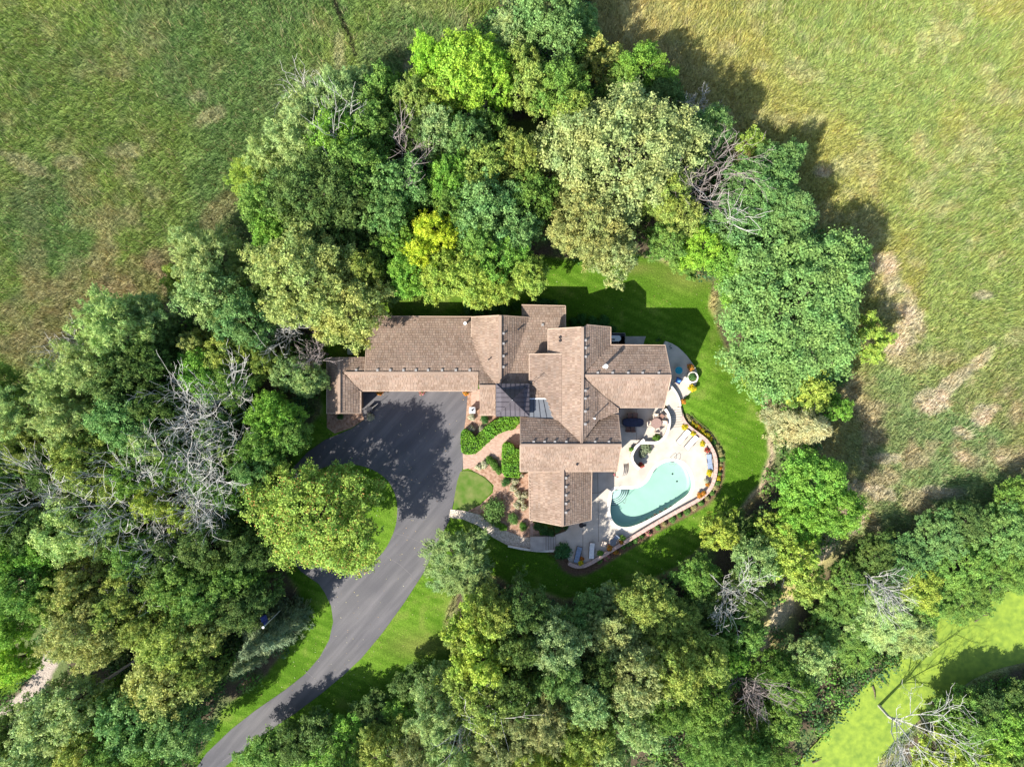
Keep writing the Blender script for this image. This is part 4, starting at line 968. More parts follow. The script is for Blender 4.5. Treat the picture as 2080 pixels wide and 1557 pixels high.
T = [
 # north tip
 (1040,82,48,10,'fine','pb','left of the north tip'),(1110,45,72,12,'oak','bg','at the very north tip touching the top edge'),(1170,60,48,11,'oak','bg','right of the north tip beside the long field shadow'),
 (1170,118,44,11,'loose','gn','just below the north tip'),(1060,145,48,10,'fine','ol','under the pale blue green tree at the north tip'),
 (878,125,42,11,'oak','lm','at the left end of the lime clump'),(950,150,72,12,'oak','lm','mid lime clump above the broken trunk'),(1000,165,50,11,'oak','lm','at the right end of the lime clump'),
 (900,205,50,10,'loose','yg','below the lime clump over the shaded hollow'),(1085,185,52,11,'loose','ol','between the lime clump and the golden tree'),(1140,190,55,12,'oak','gn','right of the olive tree beside the lime clump'),
 (1215,125,46,13,'loose','yo','pale topped at the field edge northeast of the clearing'),(1305,150,52,13,'oak','br','on the northeast edge above the long shadow'),(1345,210,52,12,'oak','dk','on the northeast edge right of the largest pale crown'),
 (1260,190,50,12,'fine','gn','wedged between the golden tree and the largest pale crown'),
 (1258,318,142,15,'big','po','the largest pale crown, east of the dark clearing'),(1195,455,82,13,'big','po','hanging over the lawn below the largest pale crown'),(1245,525,50,11,'fine','po','reaching lowest onto the lawn above the patio'),(1345,400,52,12,'fine','ol','right below the largest pale crown'),
 (1160,250,50,12,'fine','ol','on the right lip of the dark clearing'),
 (780,195,52,9,'loose','gn','at the north field edge left of the lime clump'),(845,210,50,10,'fine','ol','directly left below the lime clump'),(735,190,46,8,'willow','pg','on the north field edge above the bare branches'),
 (690,210,60,10,'willow','pb','on the northwest field edge with bare twigs poking out'),(640,235,55,10,'willow','pg','northwest field edge beside the bare twigs'),(610,300,60,11,'willow','pg','northwest edge above the dark oak'),
 (515,365,44,8,'willow','yg','bright tip at the northwest field edge'),(545,330,42,9,'willow','pg','above the bright tip at the northwest field edge'),
 (690,290,62,12,'oak','br','northwest interior above the dark oak'),(760,270,55,11,'oak','gn','left of the forked dead tree'),(650,400,95,14,'big','dk','broad dark crown in the northwest woods'),(560,430,60,12,'oak','gn','left of the broad dark crown'),(565,475,50,11,'oak','br','below left of the broad dark crown'),
 (730,350,62,13,'oak','gn','right of the broad dark crown'),(720,420,55,12,'oak','dk','right lower side of the broad dark crown'),(700,480,45,10,'fine','dk','over the dark gap in the northwest woods'),
 (890,275,50,11,'fine','pb','beside the forked dead tree'),(950,290,55,11,'fine','bg','on the left lip of the dark clearing'),(855,290,40,10,'fine','dk','behind the forked dead tree'),(990,260,36,9,'small','gn','under the broken pale trunk'),
 (815,380,62,12,'oak','bg','below the forked dead tree'),(790,440,55,12,'oak','bg','between the dark gap and the bright yellow tree'),
 (920,370,52,12,'oak','br','above the bright yellow tree'),(985,350,62,12,'fine','ol','left lower side of the dark clearing'),(1060,330,58,12,'fine','ol','bottom lip of the dark clearing'),(1080,400,55,12,'fine','gn','left of the hanging pale crown'),
 (985,430,72,13,'oak','bg','right of the bright yellow tree'),(930,440,45,12,'oak','gn','touching the bright yellow tree on its right'),(1050,470,50,11,'oak','bg','beside the small shaded lawn inlet'),
 (890,478,46,12,'oak','ye','standing alone as the brightest crown north of the garage'),(860,520,42,11,'oak','ye','lower left half of the brightest yellow crown'),
 (815,500,42,10,'oak','br','left of the bright yellow crown'),(835,560,48,10,'oak','br','below left of the bright yellow crown'),(900,560,50,11,'oak','yg','above the garage roof middle'),(955,560,56,11,'oak','yg','yellowing crown above the garage roof east end'),(1010,530,58,11,'oak','br','between the yellow crown and the lawn inlet'),
 (1072,560,42,10,'oak','yg','closest to the north gable beside the lawn'),(1010,585,36,9,'oak','yg','hanging over the back wall of the house'),(975,500,50,12,'oak','gn','behind the yellow crowns north of the house'),
 (760,520,45,9,'oak','dk','in the dark hollow left of the bright trees'),(790,575,40,7,'oak','dk','at the northwest corner of the garage'),
 # west of the garage
 (620,560,108,14,'big','yo','west of the garage'),(712,628,72,12,'oak','yo','overhanging the garage roof corner'),(745,550,38,11,'oak','ap','nearest the back garage wall beside the golden crowns'),
 (430,530,62,12,'willow','pg','on the west field edge beside the golden group'),(395,490,38,9,'fine','pb','small tip on the west field edge'),(440,600,72,12,'fine','pb','left of the golden group'),(500,650,60,12,'fine','bg','below left of the golden group'),(370,570,34,8,'loose','yg','lone light sprig at the west field edge'),
 (520,690,40,9,'fine','bg','above the small bare tree'),(595,760,40,8,'oak','pb','left of the wing roof of the garage'),(632,770,36,8,'oak','pb','touching the wing roof of the garage'),
 (545,735,38,9,'fine','ap','below the small bare tree'),(470,720,50,10,'fine','ap','in the middle of the west woods'),(405,700,36,9,'loose','yo','upper part of the west woods over the dark gap'),
 (420,765,55,10,'oak','br','above the big grey dead crown'),(480,775,45,10,'oak','gn','right above the big grey dead crown'),(560,850,52,10,'oak','br','above the driveway west arm'),(590,880,44,9,'oak','gn','touching the driveway west arm'),(540,905,50,10,'oak','gn','right of the big grey dead crown'),(520,955,46,10,'oak','bg','between the dead crown and the island maple'),
 (250,665,72,13,'willow','pg','largest pale crown on the west field edge'),(310,650,46,11,'willow','pg','right half of the pale west edge crown'),(200,745,62,12,'willow','pg','below the largest pale west edge crown'),(135,790,55,11,'willow','pg','left of the shaded west edge notch'),(160,860,60,12,'willow','pg','lower pale crown near the left edge'),
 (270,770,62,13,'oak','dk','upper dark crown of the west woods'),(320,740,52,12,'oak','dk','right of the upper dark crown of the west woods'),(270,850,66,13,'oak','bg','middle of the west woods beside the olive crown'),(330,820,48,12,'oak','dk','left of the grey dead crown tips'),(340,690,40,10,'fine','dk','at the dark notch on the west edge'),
 (40,850,62,12,'willow','pg','at the left edge of the picture, upper'),(15,790,50,11,'willow','gn','at the left edge where field and woods meet'),(75,910,52,11,'willow','ol','lower left edge in shade'),(30,935,50,11,'fine','gn','left edge above the fallen bare branches'),
 (190,930,72,13,'fine','ol','broad olive crown near the left edge'),(250,985,50,11,'fine','ol','right part of the broad olive crown'),(120,960,50,11,'fine','dk','in shade left of the broad olive crown'),(320,900,52,12,'fine','pg','left of the grey dead crown'),(290,960,48,12,'oak','gn','below the pale crown left of the grey dead crown'),(370,940,46,11,'fine','gn','under the grey dead crown'),
 (440,880,44,9,'fine','bg','under the upper grey dead crown'),(420,960,50,10,'fine','gn','under the lower grey dead crown'),(470,1000,50,10,'fine','gn','left of the island maple'),(460,920,40,9,'loose','pg','inside the grey dead crown'),
 (330,1010,50,11,'loose','yg','leafing under the lower bare branches'),(250,1040,44,11,'oak','gn','left lower of the bare branches'),(390,1040,42,10,'loose','yg','right of the lower bare tree'),
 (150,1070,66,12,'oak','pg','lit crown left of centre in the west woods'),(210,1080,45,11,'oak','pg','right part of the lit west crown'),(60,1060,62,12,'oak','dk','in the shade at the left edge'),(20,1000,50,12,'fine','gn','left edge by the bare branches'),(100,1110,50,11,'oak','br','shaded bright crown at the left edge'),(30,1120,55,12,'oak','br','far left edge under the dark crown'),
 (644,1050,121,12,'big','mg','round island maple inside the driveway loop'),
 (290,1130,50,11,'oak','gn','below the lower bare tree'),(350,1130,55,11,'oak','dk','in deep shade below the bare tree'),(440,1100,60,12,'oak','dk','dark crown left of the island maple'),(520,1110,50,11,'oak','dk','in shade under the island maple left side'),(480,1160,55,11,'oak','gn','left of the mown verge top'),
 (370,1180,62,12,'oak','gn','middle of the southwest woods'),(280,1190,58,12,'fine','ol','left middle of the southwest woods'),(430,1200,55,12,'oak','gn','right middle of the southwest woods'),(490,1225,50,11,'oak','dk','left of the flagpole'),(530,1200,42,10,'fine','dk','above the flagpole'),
 (60,1180,60,12,'oak','gn','left edge above the gravel track'),(110,1220,45,11,'fine','gn','beside the gravel track top'),(20,1260,50,11,'oak','br','left edge beside the gravel track'),(40,1340,40,9,'oak','lm','small lit crown over the far lawn'),
 (180,1180,52,12,'loose','yo','top of the golden pair right of the gravel track'),(190,1270,88,13,'big','yo','main golden crown right of the gravel track'),(150,1210,50,12,'loose','ap','left flank of the golden crown'),(250,1230,50,12,'loose','ol','right flank of the golden crown'),
 (370,1290,68,13,'oak','ap','central golden crown left of the verge'),(350,1370,78,12,'oak','yo','lower golden crown left of the verge'),(420,1270,50,12,'fine','yo','right tip of the central golden crown'),(310,1260,44,12,'fine','ol','between the two golden crowns'),(410,1350,46,11,'fine','ol','shaded side of the lower golden crown'),
 (560,1288,44,9,'conifer','sp','upper conifer beside the flagpole and verge'),(525,1300,52,10,'conifer','sp','left conifer beside the verge'),(588,1262,28,7,'conifer','sp','small conifer tip nearest the drive'),(500,1340,40,9,'conifer','sp','lowest conifer beside the verge'),
 (290,1450,75,12,'oak','bg','at the bottom left beside the drive end'),(370,1470,62,12,'oak','bg','closest to the drive at the bottom edge'),(330,1530,60,12,'oak','gn','bottom edge left of the drive'),(250,1520,55,12,'oak','gn','bottom edge in the southwest woods'),
 (110,1460,70,12,'fine','pg','big lit crown at the bottom left'),(170,1430,60,12,'fine','pg','right part of the bottom left lit crown'),(90,1530,66,12,'fine','pg','bottom left corner group'),(190,1510,62,12,'fine','ol','bottom edge left part'),(30,1480,42,11,'oak','dk','bottom left corner at the edge'),(10,1550,44,11,'oak','dk','the very bottom left corner'),(220,1420,40,9,'fine','gn','under the golden crowns over the dark gully'),
 # south centre
 (545,1535,52,6,'oak','gn','low growth right of the drive at the bottom'),(600,1505,44,6,'oak','dk','shaded edge of the front lawn, left'),(650,1480,40,6,'small','dk','shaded edge of the front lawn, middle'),(640,1545,55,5,'oak','br','bottom edge below the front lawn'),
 (710,1505,56,5,'oak','br','bright crown below the front lawn'),(760,1455,46,4,'oak','dk','dark crown jutting onto the front lawn'),(700,1555,50,9,'fine','gn','bottom edge below the bright lawn crown'),(780,1520,55,9,'fine','ol','bottom edge beside the brown thicket'),(835,1450,50,5,'oak','br','right of the dark crown on the front lawn'),
 (842,1388,42,5,'oak','dk','dark crown at the top right of the front lawn edge'),(905,1380,42,7,'fine','pg','right of the dark crown by the front lawn'),(890,1450,55,11,'willow','pg','feather crown in the lower middle'),(920,1530,66,12,'willow','pg','bottom edge middle feather crown'),(850,1530,52,11,'willow','po','bottom edge left of the middle feather crown'),
 (930,1142,66,5,'willow','sg','the round soft crown between drive and gravel path'),(958,1182,46,5,'willow','sg','lower right part of the soft round crown'),
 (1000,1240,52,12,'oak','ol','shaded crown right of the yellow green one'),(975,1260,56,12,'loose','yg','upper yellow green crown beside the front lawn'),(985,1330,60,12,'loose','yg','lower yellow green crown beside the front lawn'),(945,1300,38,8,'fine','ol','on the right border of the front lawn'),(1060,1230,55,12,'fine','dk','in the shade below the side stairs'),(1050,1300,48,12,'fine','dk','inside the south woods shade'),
 (990,1420,62,12,'fine','ol','above the middle feather crown'),(950,1390,50,11,'fine','ol','left of the fine olive crown in the south'),(1050,1390,55,12,'fine','dk','south woods middle in shade'),(1030,1480,66,12,'willow','po','south woods, paler of the middle pair'),(1100,1450,62,12,'willow','po','south woods, right of the middle pair'),(1080,1540,62,12,'willow','yg','bottom edge south middle'),(1000,1545,50,12,'willow','po','bottom edge between two pale crowns'),
 (1125,1300,55,12,'oak','pb','lit crown below the dark pool side lawn'),(1160,1270,42,11,'oak','bg','shaded neighbour right of the lit south crown'),(1130,1360,46,12,'oak','bg','below the lit south crown'),(1200,1230,36,8,'small','bg','small crown on the shaded lawn edge'),(1245,1215,32,8,'loose','pb','star shaped sprout on the dark lawn'),
 (1190,1410,52,12,'oak','pb','round crown in the south woods middle'),(1160,1470,48,11,'fine','ol','left below the round crown in the south'),(1200,1480,50,11,'fine','ol','below the round crown in the south'),(1150,1540,50,11,'willow','yg','bottom edge right of middle'),(1230,1545,56,11,'fine','pg','bottom edge before the reed gap'),
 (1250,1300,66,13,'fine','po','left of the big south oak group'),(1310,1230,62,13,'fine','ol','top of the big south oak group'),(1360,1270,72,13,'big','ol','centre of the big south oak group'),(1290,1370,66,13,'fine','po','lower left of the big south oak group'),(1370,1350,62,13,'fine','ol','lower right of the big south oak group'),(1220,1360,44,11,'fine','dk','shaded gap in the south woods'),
 (1290,1460,56,12,'fine','pg','south woods right of the round crown'),(1350,1430,52,12,'fine','gn','above the pale reed gap'),(1430,1330,50,12,'fine','ol','between the south oaks and the brown dead tree'),(1430,1420,55,11,'fine','gn','left below the brown dead tree'),(1440,1490,56,10,'willow','gn','left of the pond lower end'),(1500,1530,55,9,'willow','gn','bottom edge beside the pond end'),
 # pool side south east
 (1415,1172,44,6,'oak','gn','shaded crown below the pool lawn shadow'),(1440,1230,48,10,'oak','dk','left of the bare grey tree'),(1462,1078,42,6,'loose','yg','left yellow crown at the pool lawn corner'),(1490,1062,30,4,'loose','dk','shaded tree on the pool lawn corner'),
 (1582,1080,46,7,'loose','yg','right yellow crown at the pool lawn corner'),(1530,1140,46,8,'oak','pb','low crown between the yellow ones'),(1605,1130,50,9,'loose','yg','lower yellow crown beside the tan strip'),(1640,1180,40,8,'loose','ap','on the tan strip edge'),
 (1645,975,66,9,'oak','br','upper half of the round crown below the lawn'),(1690,1030,52,10,'oak','br','right side of the round crown below the lawn'),(1625,1045,52,8,'oak','br','lower left of the round crown below the lawn'),
 (1520,1210,44,8,'fine','dk','right of the bare grey tree'),(1500,1280,50,8,'fine','gn','below the bare grey tree'),(1470,1330,44,8,'fine','br','above the brown dead tree left'),(1560,1350,40,7,'fine','gn','above the brown dead tree right'),
 (1600,1390,50,8,'fine','gn','right of the brown dead tree'),(1578,1465,46,7,'fine','gn','pond bank below the brown dead tree'),(1560,1530,46,7,'willow','gn','pond bank at the bottom edge'),(1640,1330,46,7,'fine','pg','pond bank middle crown'),
 (1700,1270,55,8,'willow','gn','grassy willow above the pond, left'),(1790,1250,64,9,'willow','pg','grassy willow above the pond, middle'),(1845,1285,52,8,'willow','pg','grassy willow leaning over the pond'),(1735,1320,42,6,'fine','gn','pond bank centre right'),
 (1720,1190,46,9,'fine','gn','beside the tan strip, lower'),(1780,1130,50,9,'fine','dk','beside the tan strip, upper'),(1840,1140,56,10,'fine','bg','right bank thicket, first'),(1860,1190,48,10,'oak','yg','lit crown in the right bank thicket'),(1800,1190,44,9,'fine','dk','in the dark hollow of the right bank thicket'),
 (1900,1090,56,10,'fine','bg','right bank thicket, upper'),(1950,1150,60,10,'fine','gn','right bank thicket, middle'),(1960,1060,50,10,'fine','dk','right bank thicket, top edge'),(2030,1080,60,11,'fine','bg','right bank thicket at the right edge'),(2040,1160,56,10,'willow','gn','right edge above the pond'),(1960,1210,50,9,'willow','gn','pond head bank'),(1890,1220,46,8,'fine','gn','left of the pond head'),(2070,1010,46,9,'fine','gn','right edge, topmost of the thicket'),
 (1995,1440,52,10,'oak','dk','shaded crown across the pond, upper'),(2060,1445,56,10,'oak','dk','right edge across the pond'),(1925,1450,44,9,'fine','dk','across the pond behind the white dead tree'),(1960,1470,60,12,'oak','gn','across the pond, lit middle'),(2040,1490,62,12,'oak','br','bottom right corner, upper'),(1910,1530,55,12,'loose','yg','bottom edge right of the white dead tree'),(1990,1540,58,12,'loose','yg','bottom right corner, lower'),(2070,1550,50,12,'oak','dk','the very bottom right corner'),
 # east side
 (1440,265,42,9,'oak','bg','east edge beside the small bare tree'),(1525,292,28,5,'small','yg','little bright tree at the east field edge'),(1400,330,44,10,'fine','dk','behind the bare tree on the east edge'),
 (1545,400,82,12,'big','bg','upper crown of the eastern trees'),(1490,450,62,11,'oak','bg','below the bare tree on the east side'),(1580,340,48,10,'oak','bg','field edge at the top of the eastern trees'),(1600,440,56,11,'oak','bg','right side of the upper eastern crown'),
 (1375,440,50,10,'fine','ol','left of the broken tan stump'),(1350,490,46,8,'fine','gn','bushy edge above the lawn, left'),(1420,500,48,7,'oak','lm','bushy edge above the lawn, middle'),(1480,530,44,7,'oak','br','bushy edge above the lawn, right'),(1500,590,38,6,'small','br','closest to the lawn corner shadow'),(1395,535,32,4,'small','gn','low shrubby tree on the lawn rim'),
 (1610,632,158,14,'big','bg','spreading between lawn and east field'),(1718,545,46,11,'oak','bg','at the upper right rim of the broad eastern crown'),(1545,745,36,9,'oak','bg','at the lower left rim of the broad eastern crown'),
 (1765,690,42,8,'loose','yg','light crown at the far right of the eastern trees'),(1530,755,28,7,'small','yg','light tip on the lawn side'),(1640,785,48,8,'small','yg','below the broad eastern crown'),(1600,800,30,6,'small','gn','lawn side shrub tree below the broad eastern crown'),(1700,830,28,4,'small','br','low bright shrub in the eastern grass'),
]
for a in T: tree(*a[:7], mat_='leaf_orange' if 'island maple inside' in a[6] else None)
# the grey-tan conifer lying to the right of the lawn
tt = tree(1648,868,58,10,'conifer','gt','broad bristly one on the right lawn edge')
tt = tree(1600,845,36,6,'conifer','gt','small one against the lawn edge')

# ------------------------------------------------------------------ bare trees
def bare(px, py, rpx, h, label, m='bare', seed=0, lean=(0, 0), depth=4, name='dead_tree', spread=.9, zc=.75, r0=.16):
    r = random.Random(seed); zt = h*zc; p = U(px, py, zt); rr = .86*rpx*(H-zt)/F
    base = Vector((p.x-lean[0], p.y-lean[1], 0)); t = empty(name, base, label, 'dead tree', 'bare trees standing in the woods')
    tb, bb = MB(), MB()
    top = Vector((lean[0]*.6, lean[1]*.6, h*.5))
    limb(tb, [(0,0,-.2), tuple(top*.5+Vector((r.uniform(-.2,.2), r.uniform(-.2,.2), 0))), tuple(top)], r0, r0*.6, 7)
    def grow(p0, d, L, rad, lv):
        p = p0.copy(); pts = [p.copy()]; dd = d.copy(); k = 5 if lv < 2 else 3
        for i in range(k):
            dd = (dd+Vector((r.gauss(0,.16), r.gauss(0,.16), r.gauss(.03,.10)))).normalized(); p = p+dd*L/k; pts.append(p.copy())
            if lv < depth-1 and i > 0 or (lv >= 2 and lv < depth-1):
                for _ in range(2 if lv == 0 else (1 if r.random() < .8 else 0)):
                    ax = Vector((r.gauss(0,1), r.gauss(0,1), r.gauss(0,.5))); nd = (dd*1.0+ax.normalized()*spread).normalized()
                    grow(p, nd, L*r.uniform(.35,.62), rad*.5, lv+1)
        limb(bb, [tuple(q) for q in pts], max(rad*.72, .016), max(rad*.33, .010), 4 if lv < 2 else 3)
    nb = 6 if h > 6 else 5
    for i in range(nb):
        a = 2*math.pi*i/nb+r.uniform(-.4,.4); tgt = Vector((lean[0]+math.cos(a)*rr*.85, lean[1]+math.sin(a)*rr*.85, h*r.uniform(.75,1.0)))
        st = top*r.uniform(.6,1.0); d = tgt-st; grow(st, d.normalized(), d.length, r0*.5, 0)
    tb.build('trunk', M[m], t).location = (0,0,0); bb.build('branches', M[m], t); return t
bare(1432,372,52,10,'spreading bare pinkish grey tree on the east edge of the woods','bare_brown',1,(1.2,.6))
bare(1420,212,26,6,'small bare twiggy tree at the northeast field edge','bare',2)
bare(395,850,62,12,'upper of the large grey dead crowns in the west woods','bare',3,depth=4)
bare(475,840,56,11,'right hand grey dead crown above the driveway arm','bare',4)
bare(395,950,62,12,'middle grey dead crown in the west woods','bare',5)
bare(430,1010,46,11,'small grey dead crown left of the island maple','bare',6)
bare(300,1000,60,12,'long grey dead crown lower left of the middle one','bare',7,(-1.5,0))
bare(235,1010,44,11,'grey dead crown beside the broad olive tree','bare',8,(-1,0))
bare(360,1080,34,9,'star shaped lower grey dead tree','bare',9)
bare(75,990,66,12,'bare whitish branches reaching the left edge','bare',10,(-3.5,.6),spread=.6)
bare(585,670,28,8,'small spiky bare tree left of the golden crowns','bare',11)
bare(640,715,26,7,'little brown bare tree beside the garage wing','bare_brown',12)
bare(1487,1208,36,8,'round grey bare tree in the southeast woods','bare',13)
bare(1525,1400,44,8,'fan shaped brown bare tree leaning above the pond bank','bare_brown',14,(.8,0),depth=4,spread=.5)
bare(835,318,36,11,'forked bare dead tree standing in the north woods','bare_brown',15,depth=3,spread=1.0)
bare(1852,1488,80,9,'big white dead tree leaning over the pond at the bottom','bare',31,(-.2,.3),depth=4,r0=.2)
bare(160,700,28,9,'bare sprays at the west field edge','bare',17,depth=3)
bare(270,1200,30,10,'thin bare tree in the southwest woods','bare',18,depth=3)
bare(630,195,30,9,'bare twigs poking out at the northwest field edge','bare',19,depth=3)
bare(705,260,30,12,'thin bare branch tips left of the forked tree','bare',20,depth=3)
bare(1790,1185,26,8,'pale bare branches in the right bank thicket','bare',21,depth=3)
bare(960,1450,26,11,'bare twigs showing in the south woods','bare',22,depth=3)
bare(985,225,26,6,'broken pale trunk lying under the lime clump','bare',23,(1.5,.4),depth=2,r0=.3,zc=.5)
bare(1480,430,26,9,'pale bare boughs above the broken tan stump','bare',24,(.6,.8),depth=2,r0=.2)

# ------------------------------------------------------------------ undergrowth: low leafy cover on the woodland floor
def undergrowth():
    r = np.random.default_rng(77); n = 13500
    X = r.uniform(GX0+1, GX1-1, n); Y = r.uniform(GY0+1, GY1-1, n)
    col, h, ma, wo, px, py = fields(X, Y); k = (r.random(n) < wo*.95) & (wo > .4) & (N2.f(X*.3, Y*.3, 3) > .40)
    hp = (px > 640) & (px < 1500) & (py > 590) & (py < 1170); k &= ~hp
    k &= ~((px > 1035) & (px < 1140) & (py > 235) & (py < 350))
    X, Y, h = X[k], Y[k], h[k]; m = len(X)
    rad = r.uniform(.5, 1.3, m); cen = np.stack([X, Y, h+rad*.55+r.random(m)**2*1.8], -1)
    nl = 230000; w = rad**2/np.sum(rad**2); idx_ = r.choice(m, nl, p=w)
    d = r.normal(size=(nl, 3)); d /= np.linalg.norm(d, axis=1)[:, None]; p = cen[idx_]+d*(rad[idx_]*r.random(nl)**.4)[:, None]*np.array([1,1,.8])
    nr = d*.5+r.normal(size=(nl, 3))*.5; nr[:, 2] += .5; nr /= np.linalg.norm(nr, axis=1)[:, None]
    a = np.cross(nr, r.normal(size=(nl, 3))); a /= np.linalg.norm(a, axis=1)[:, None]; b = np.cross(nr, a)
    s = r.uniform(.6, 1.3, nl)[:, None]
    v = np.stack([p-a*.17*s, p+b*.11*s, p+a*.17*s, p-b*.11*s], 1).reshape(-1, 3)
    base = np.array([[.07,.16,.035],[.10,.22,.035],[.055,.12,.04],[.15,.20,.06],[.13,.25,.04]])[r.integers(0, 5, m)]
    c = np.repeat(base[idx_], 4, 0)
    o = link('undergrowth', np_mesh('undergrowth', v, np.arange(4*nl).reshape(-1, 4), M['leaf_attr'], c)); tag(o, 'low green bushes and saplings covering the floor of the woods', 'undergrowth', kind='stuff')
undergrowth()
# ------------------------------------------------------------------ garden plants
def leafball(name, r_, rad, n, lw, ll, hgt=1.0, top=None, seed=0, m='leaf'):
    r = np.random.default_rng(seed); k = 16
    a = r.uniform(0, 2*np.pi, k); q = r.random(k)**.5
    cen = np.stack([np.cos(a)*q*rad*.55, np.sin(a)*q*rad*.55, rad*hgt*(.35+.35*(1-q))+r.normal(0, .03, k)*rad], -1)
    v, f = leaves(cen, np.full(k, rad*.52), n, lw, ll, r, hgt, surf=3.5)
    v[:, 2] = np.maximum(v[:, 2], .02); return np_mesh(name, v, f, M[m])
M['leaf_bloom'] = leaf_mat('flowering_foliage', (.80, .72, .55), .45)
M['leaf_yellow'] = leaf_mat('yellow_flower_foliage', (.85, .62, .02), .6)
M['leaf_orangef'] = leaf_mat('orange_flower_foliage', (.80, .26, .03), .55)
M['leaf_red'] = leaf_mat('red_flower_foliage', (.60, .04, .06), .55)
M['leaf_pink'] = leaf_mat('pink_flower_foliage', (.70, .22, .28), .5)
BALL = leafball('bush', 1, 1.0, 2600, .11, .15, .9, seed=3)
BALLT = leafball('clipped', 1, 1.0, 5200, .06, .085, .95, seed=4)
BALLF = leafball('flowering', 1, 1.0, 900, .24, .3, .8, seed=5)
def stem():
    return MB().tube([(0,0,-.05),(.05,0,.25),(0,.05,.5)], .05, 5).mesh('stem', M['bark'])
STEM = stem()
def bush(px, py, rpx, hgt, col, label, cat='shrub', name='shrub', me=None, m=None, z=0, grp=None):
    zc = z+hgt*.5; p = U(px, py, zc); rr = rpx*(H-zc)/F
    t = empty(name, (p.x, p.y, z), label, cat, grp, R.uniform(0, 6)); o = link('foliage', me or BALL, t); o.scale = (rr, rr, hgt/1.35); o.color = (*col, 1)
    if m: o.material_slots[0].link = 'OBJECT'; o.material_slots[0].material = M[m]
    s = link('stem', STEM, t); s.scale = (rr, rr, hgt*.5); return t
g1, g2, g3 = (.15,.28,.07), (.19,.38,.04), (.22,.3,.12)
bush(1003,1042,28,2.6,(.16,.27,.07),'largest clipped round bush below the triangle of lawn',me=BALLT); bush(1043,1055,13,1.4,g1,'clipped round bush right of the largest one',me=BALLT)
bush(1062,1069,10,1.1,(.09,.22,.03),'small clipped ball nearest the south wing corner',me=BALLT); bush(1027,980,10.5,1.4,(.08,.19,.05),'dark clipped ball under the boxy hedge',me=BALLT); bush(985,852,10.5,1.4,(.08,.2,.05),'dark clipped ball by the entry below the roof edge',me=BALLT)
bush(1022,1072,9,1.0,g2,'loose green bush between the largest ball and the gravel path'); bush(1012,1066,8,.9,g2,'low green bush touching the largest ball')
bush(958,848,8,.9,(.30,.36,.20),'pale hydrangea nearest the white lantern block',m='leaf_bloom'); bush(958,871,8.5,.9,(.30,.36,.2),'pale hydrangea next to the curved hedge end',m='leaf_bloom'); bush(977,872,8,.9,(.28,.34,.18),'sparse pale hydrangea inside the curved hedge',m='leaf_bloom')
bush(983,944,9,1.0,(.40,.46,.25),'white flowering hydrangea beside the triangle of lawn',m='leaf_bloom'); bush(972,948,8,.9,(.40,.46,.25),'cream flowering hydrangea on the pale gravel',m='leaf_bloom')
for i, (x, y) in enumerate(((993,934),(1000,940),(1007,948),(1013,956))): bush(x, y, 9, 1.0, (.12,.24,.04), 'leafy green shrub, %s in the slanting row by the brick path' % ('first', 'second', 'third', 'last')[i])
for i, (x, y) in enumerate(((1047,978),(1043,992),(1052,1004),(1058,1016),(1050,1027),(1064,1030),(1066,1005))):
    bush(x, y, 8.5, 1.1, (.26,.30,.12), 'cream and russet hydrangea %s along the south wing wall' % ('at the top', 'second from top', 'in the upper middle', 'in the lower middle', 'lower left', 'lowest right', 'closest to the wall')[i], m='leaf_bloom')
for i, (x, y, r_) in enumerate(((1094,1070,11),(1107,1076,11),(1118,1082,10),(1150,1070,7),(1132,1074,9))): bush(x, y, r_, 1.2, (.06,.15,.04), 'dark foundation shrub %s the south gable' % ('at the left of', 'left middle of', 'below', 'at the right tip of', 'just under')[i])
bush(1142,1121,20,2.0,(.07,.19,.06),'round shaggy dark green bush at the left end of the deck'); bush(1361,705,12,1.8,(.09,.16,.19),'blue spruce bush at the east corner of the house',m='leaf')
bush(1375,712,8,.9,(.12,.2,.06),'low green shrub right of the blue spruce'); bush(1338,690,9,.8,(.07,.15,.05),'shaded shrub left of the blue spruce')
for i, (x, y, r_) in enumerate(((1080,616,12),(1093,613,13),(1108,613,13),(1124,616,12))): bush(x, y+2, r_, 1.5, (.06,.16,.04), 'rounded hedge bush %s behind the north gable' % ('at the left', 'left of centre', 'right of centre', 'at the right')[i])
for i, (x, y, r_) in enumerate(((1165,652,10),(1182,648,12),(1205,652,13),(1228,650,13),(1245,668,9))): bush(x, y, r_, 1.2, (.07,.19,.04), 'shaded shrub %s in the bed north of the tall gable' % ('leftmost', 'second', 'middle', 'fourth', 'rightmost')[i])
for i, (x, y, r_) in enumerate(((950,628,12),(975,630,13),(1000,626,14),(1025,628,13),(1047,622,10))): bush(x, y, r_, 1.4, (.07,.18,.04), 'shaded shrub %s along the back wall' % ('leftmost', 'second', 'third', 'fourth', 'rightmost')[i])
bush(752,846,9,.9,(.30,.36,.2),'pale shrub beside the garage wing corner',m='leaf_bloom'); bush(690,846,7,.8,(.10,.2,.05),'small green shrub below the garage wing')
bush(1407,766,9,.6,(.10,.22,.06),'green plant filling the round stone planter',z=1.7); bush(1313,910,13,1.0,(.20,.24,.14),'grey green ornamental grass beside the curved wall',z=.3,cat='grass',name='ornamental_grass',me=BALLF); bush(1305,922,9,.8,(.19,.22,.15),'smaller grey ornamental grass clump',z=.3,cat='grass',name='ornamental_grass',me=BALLF)
bush(1334,889,9,.9,(.14,.26,.04),'leafy plant in the corner of the table terrace',z=Z_TERR)
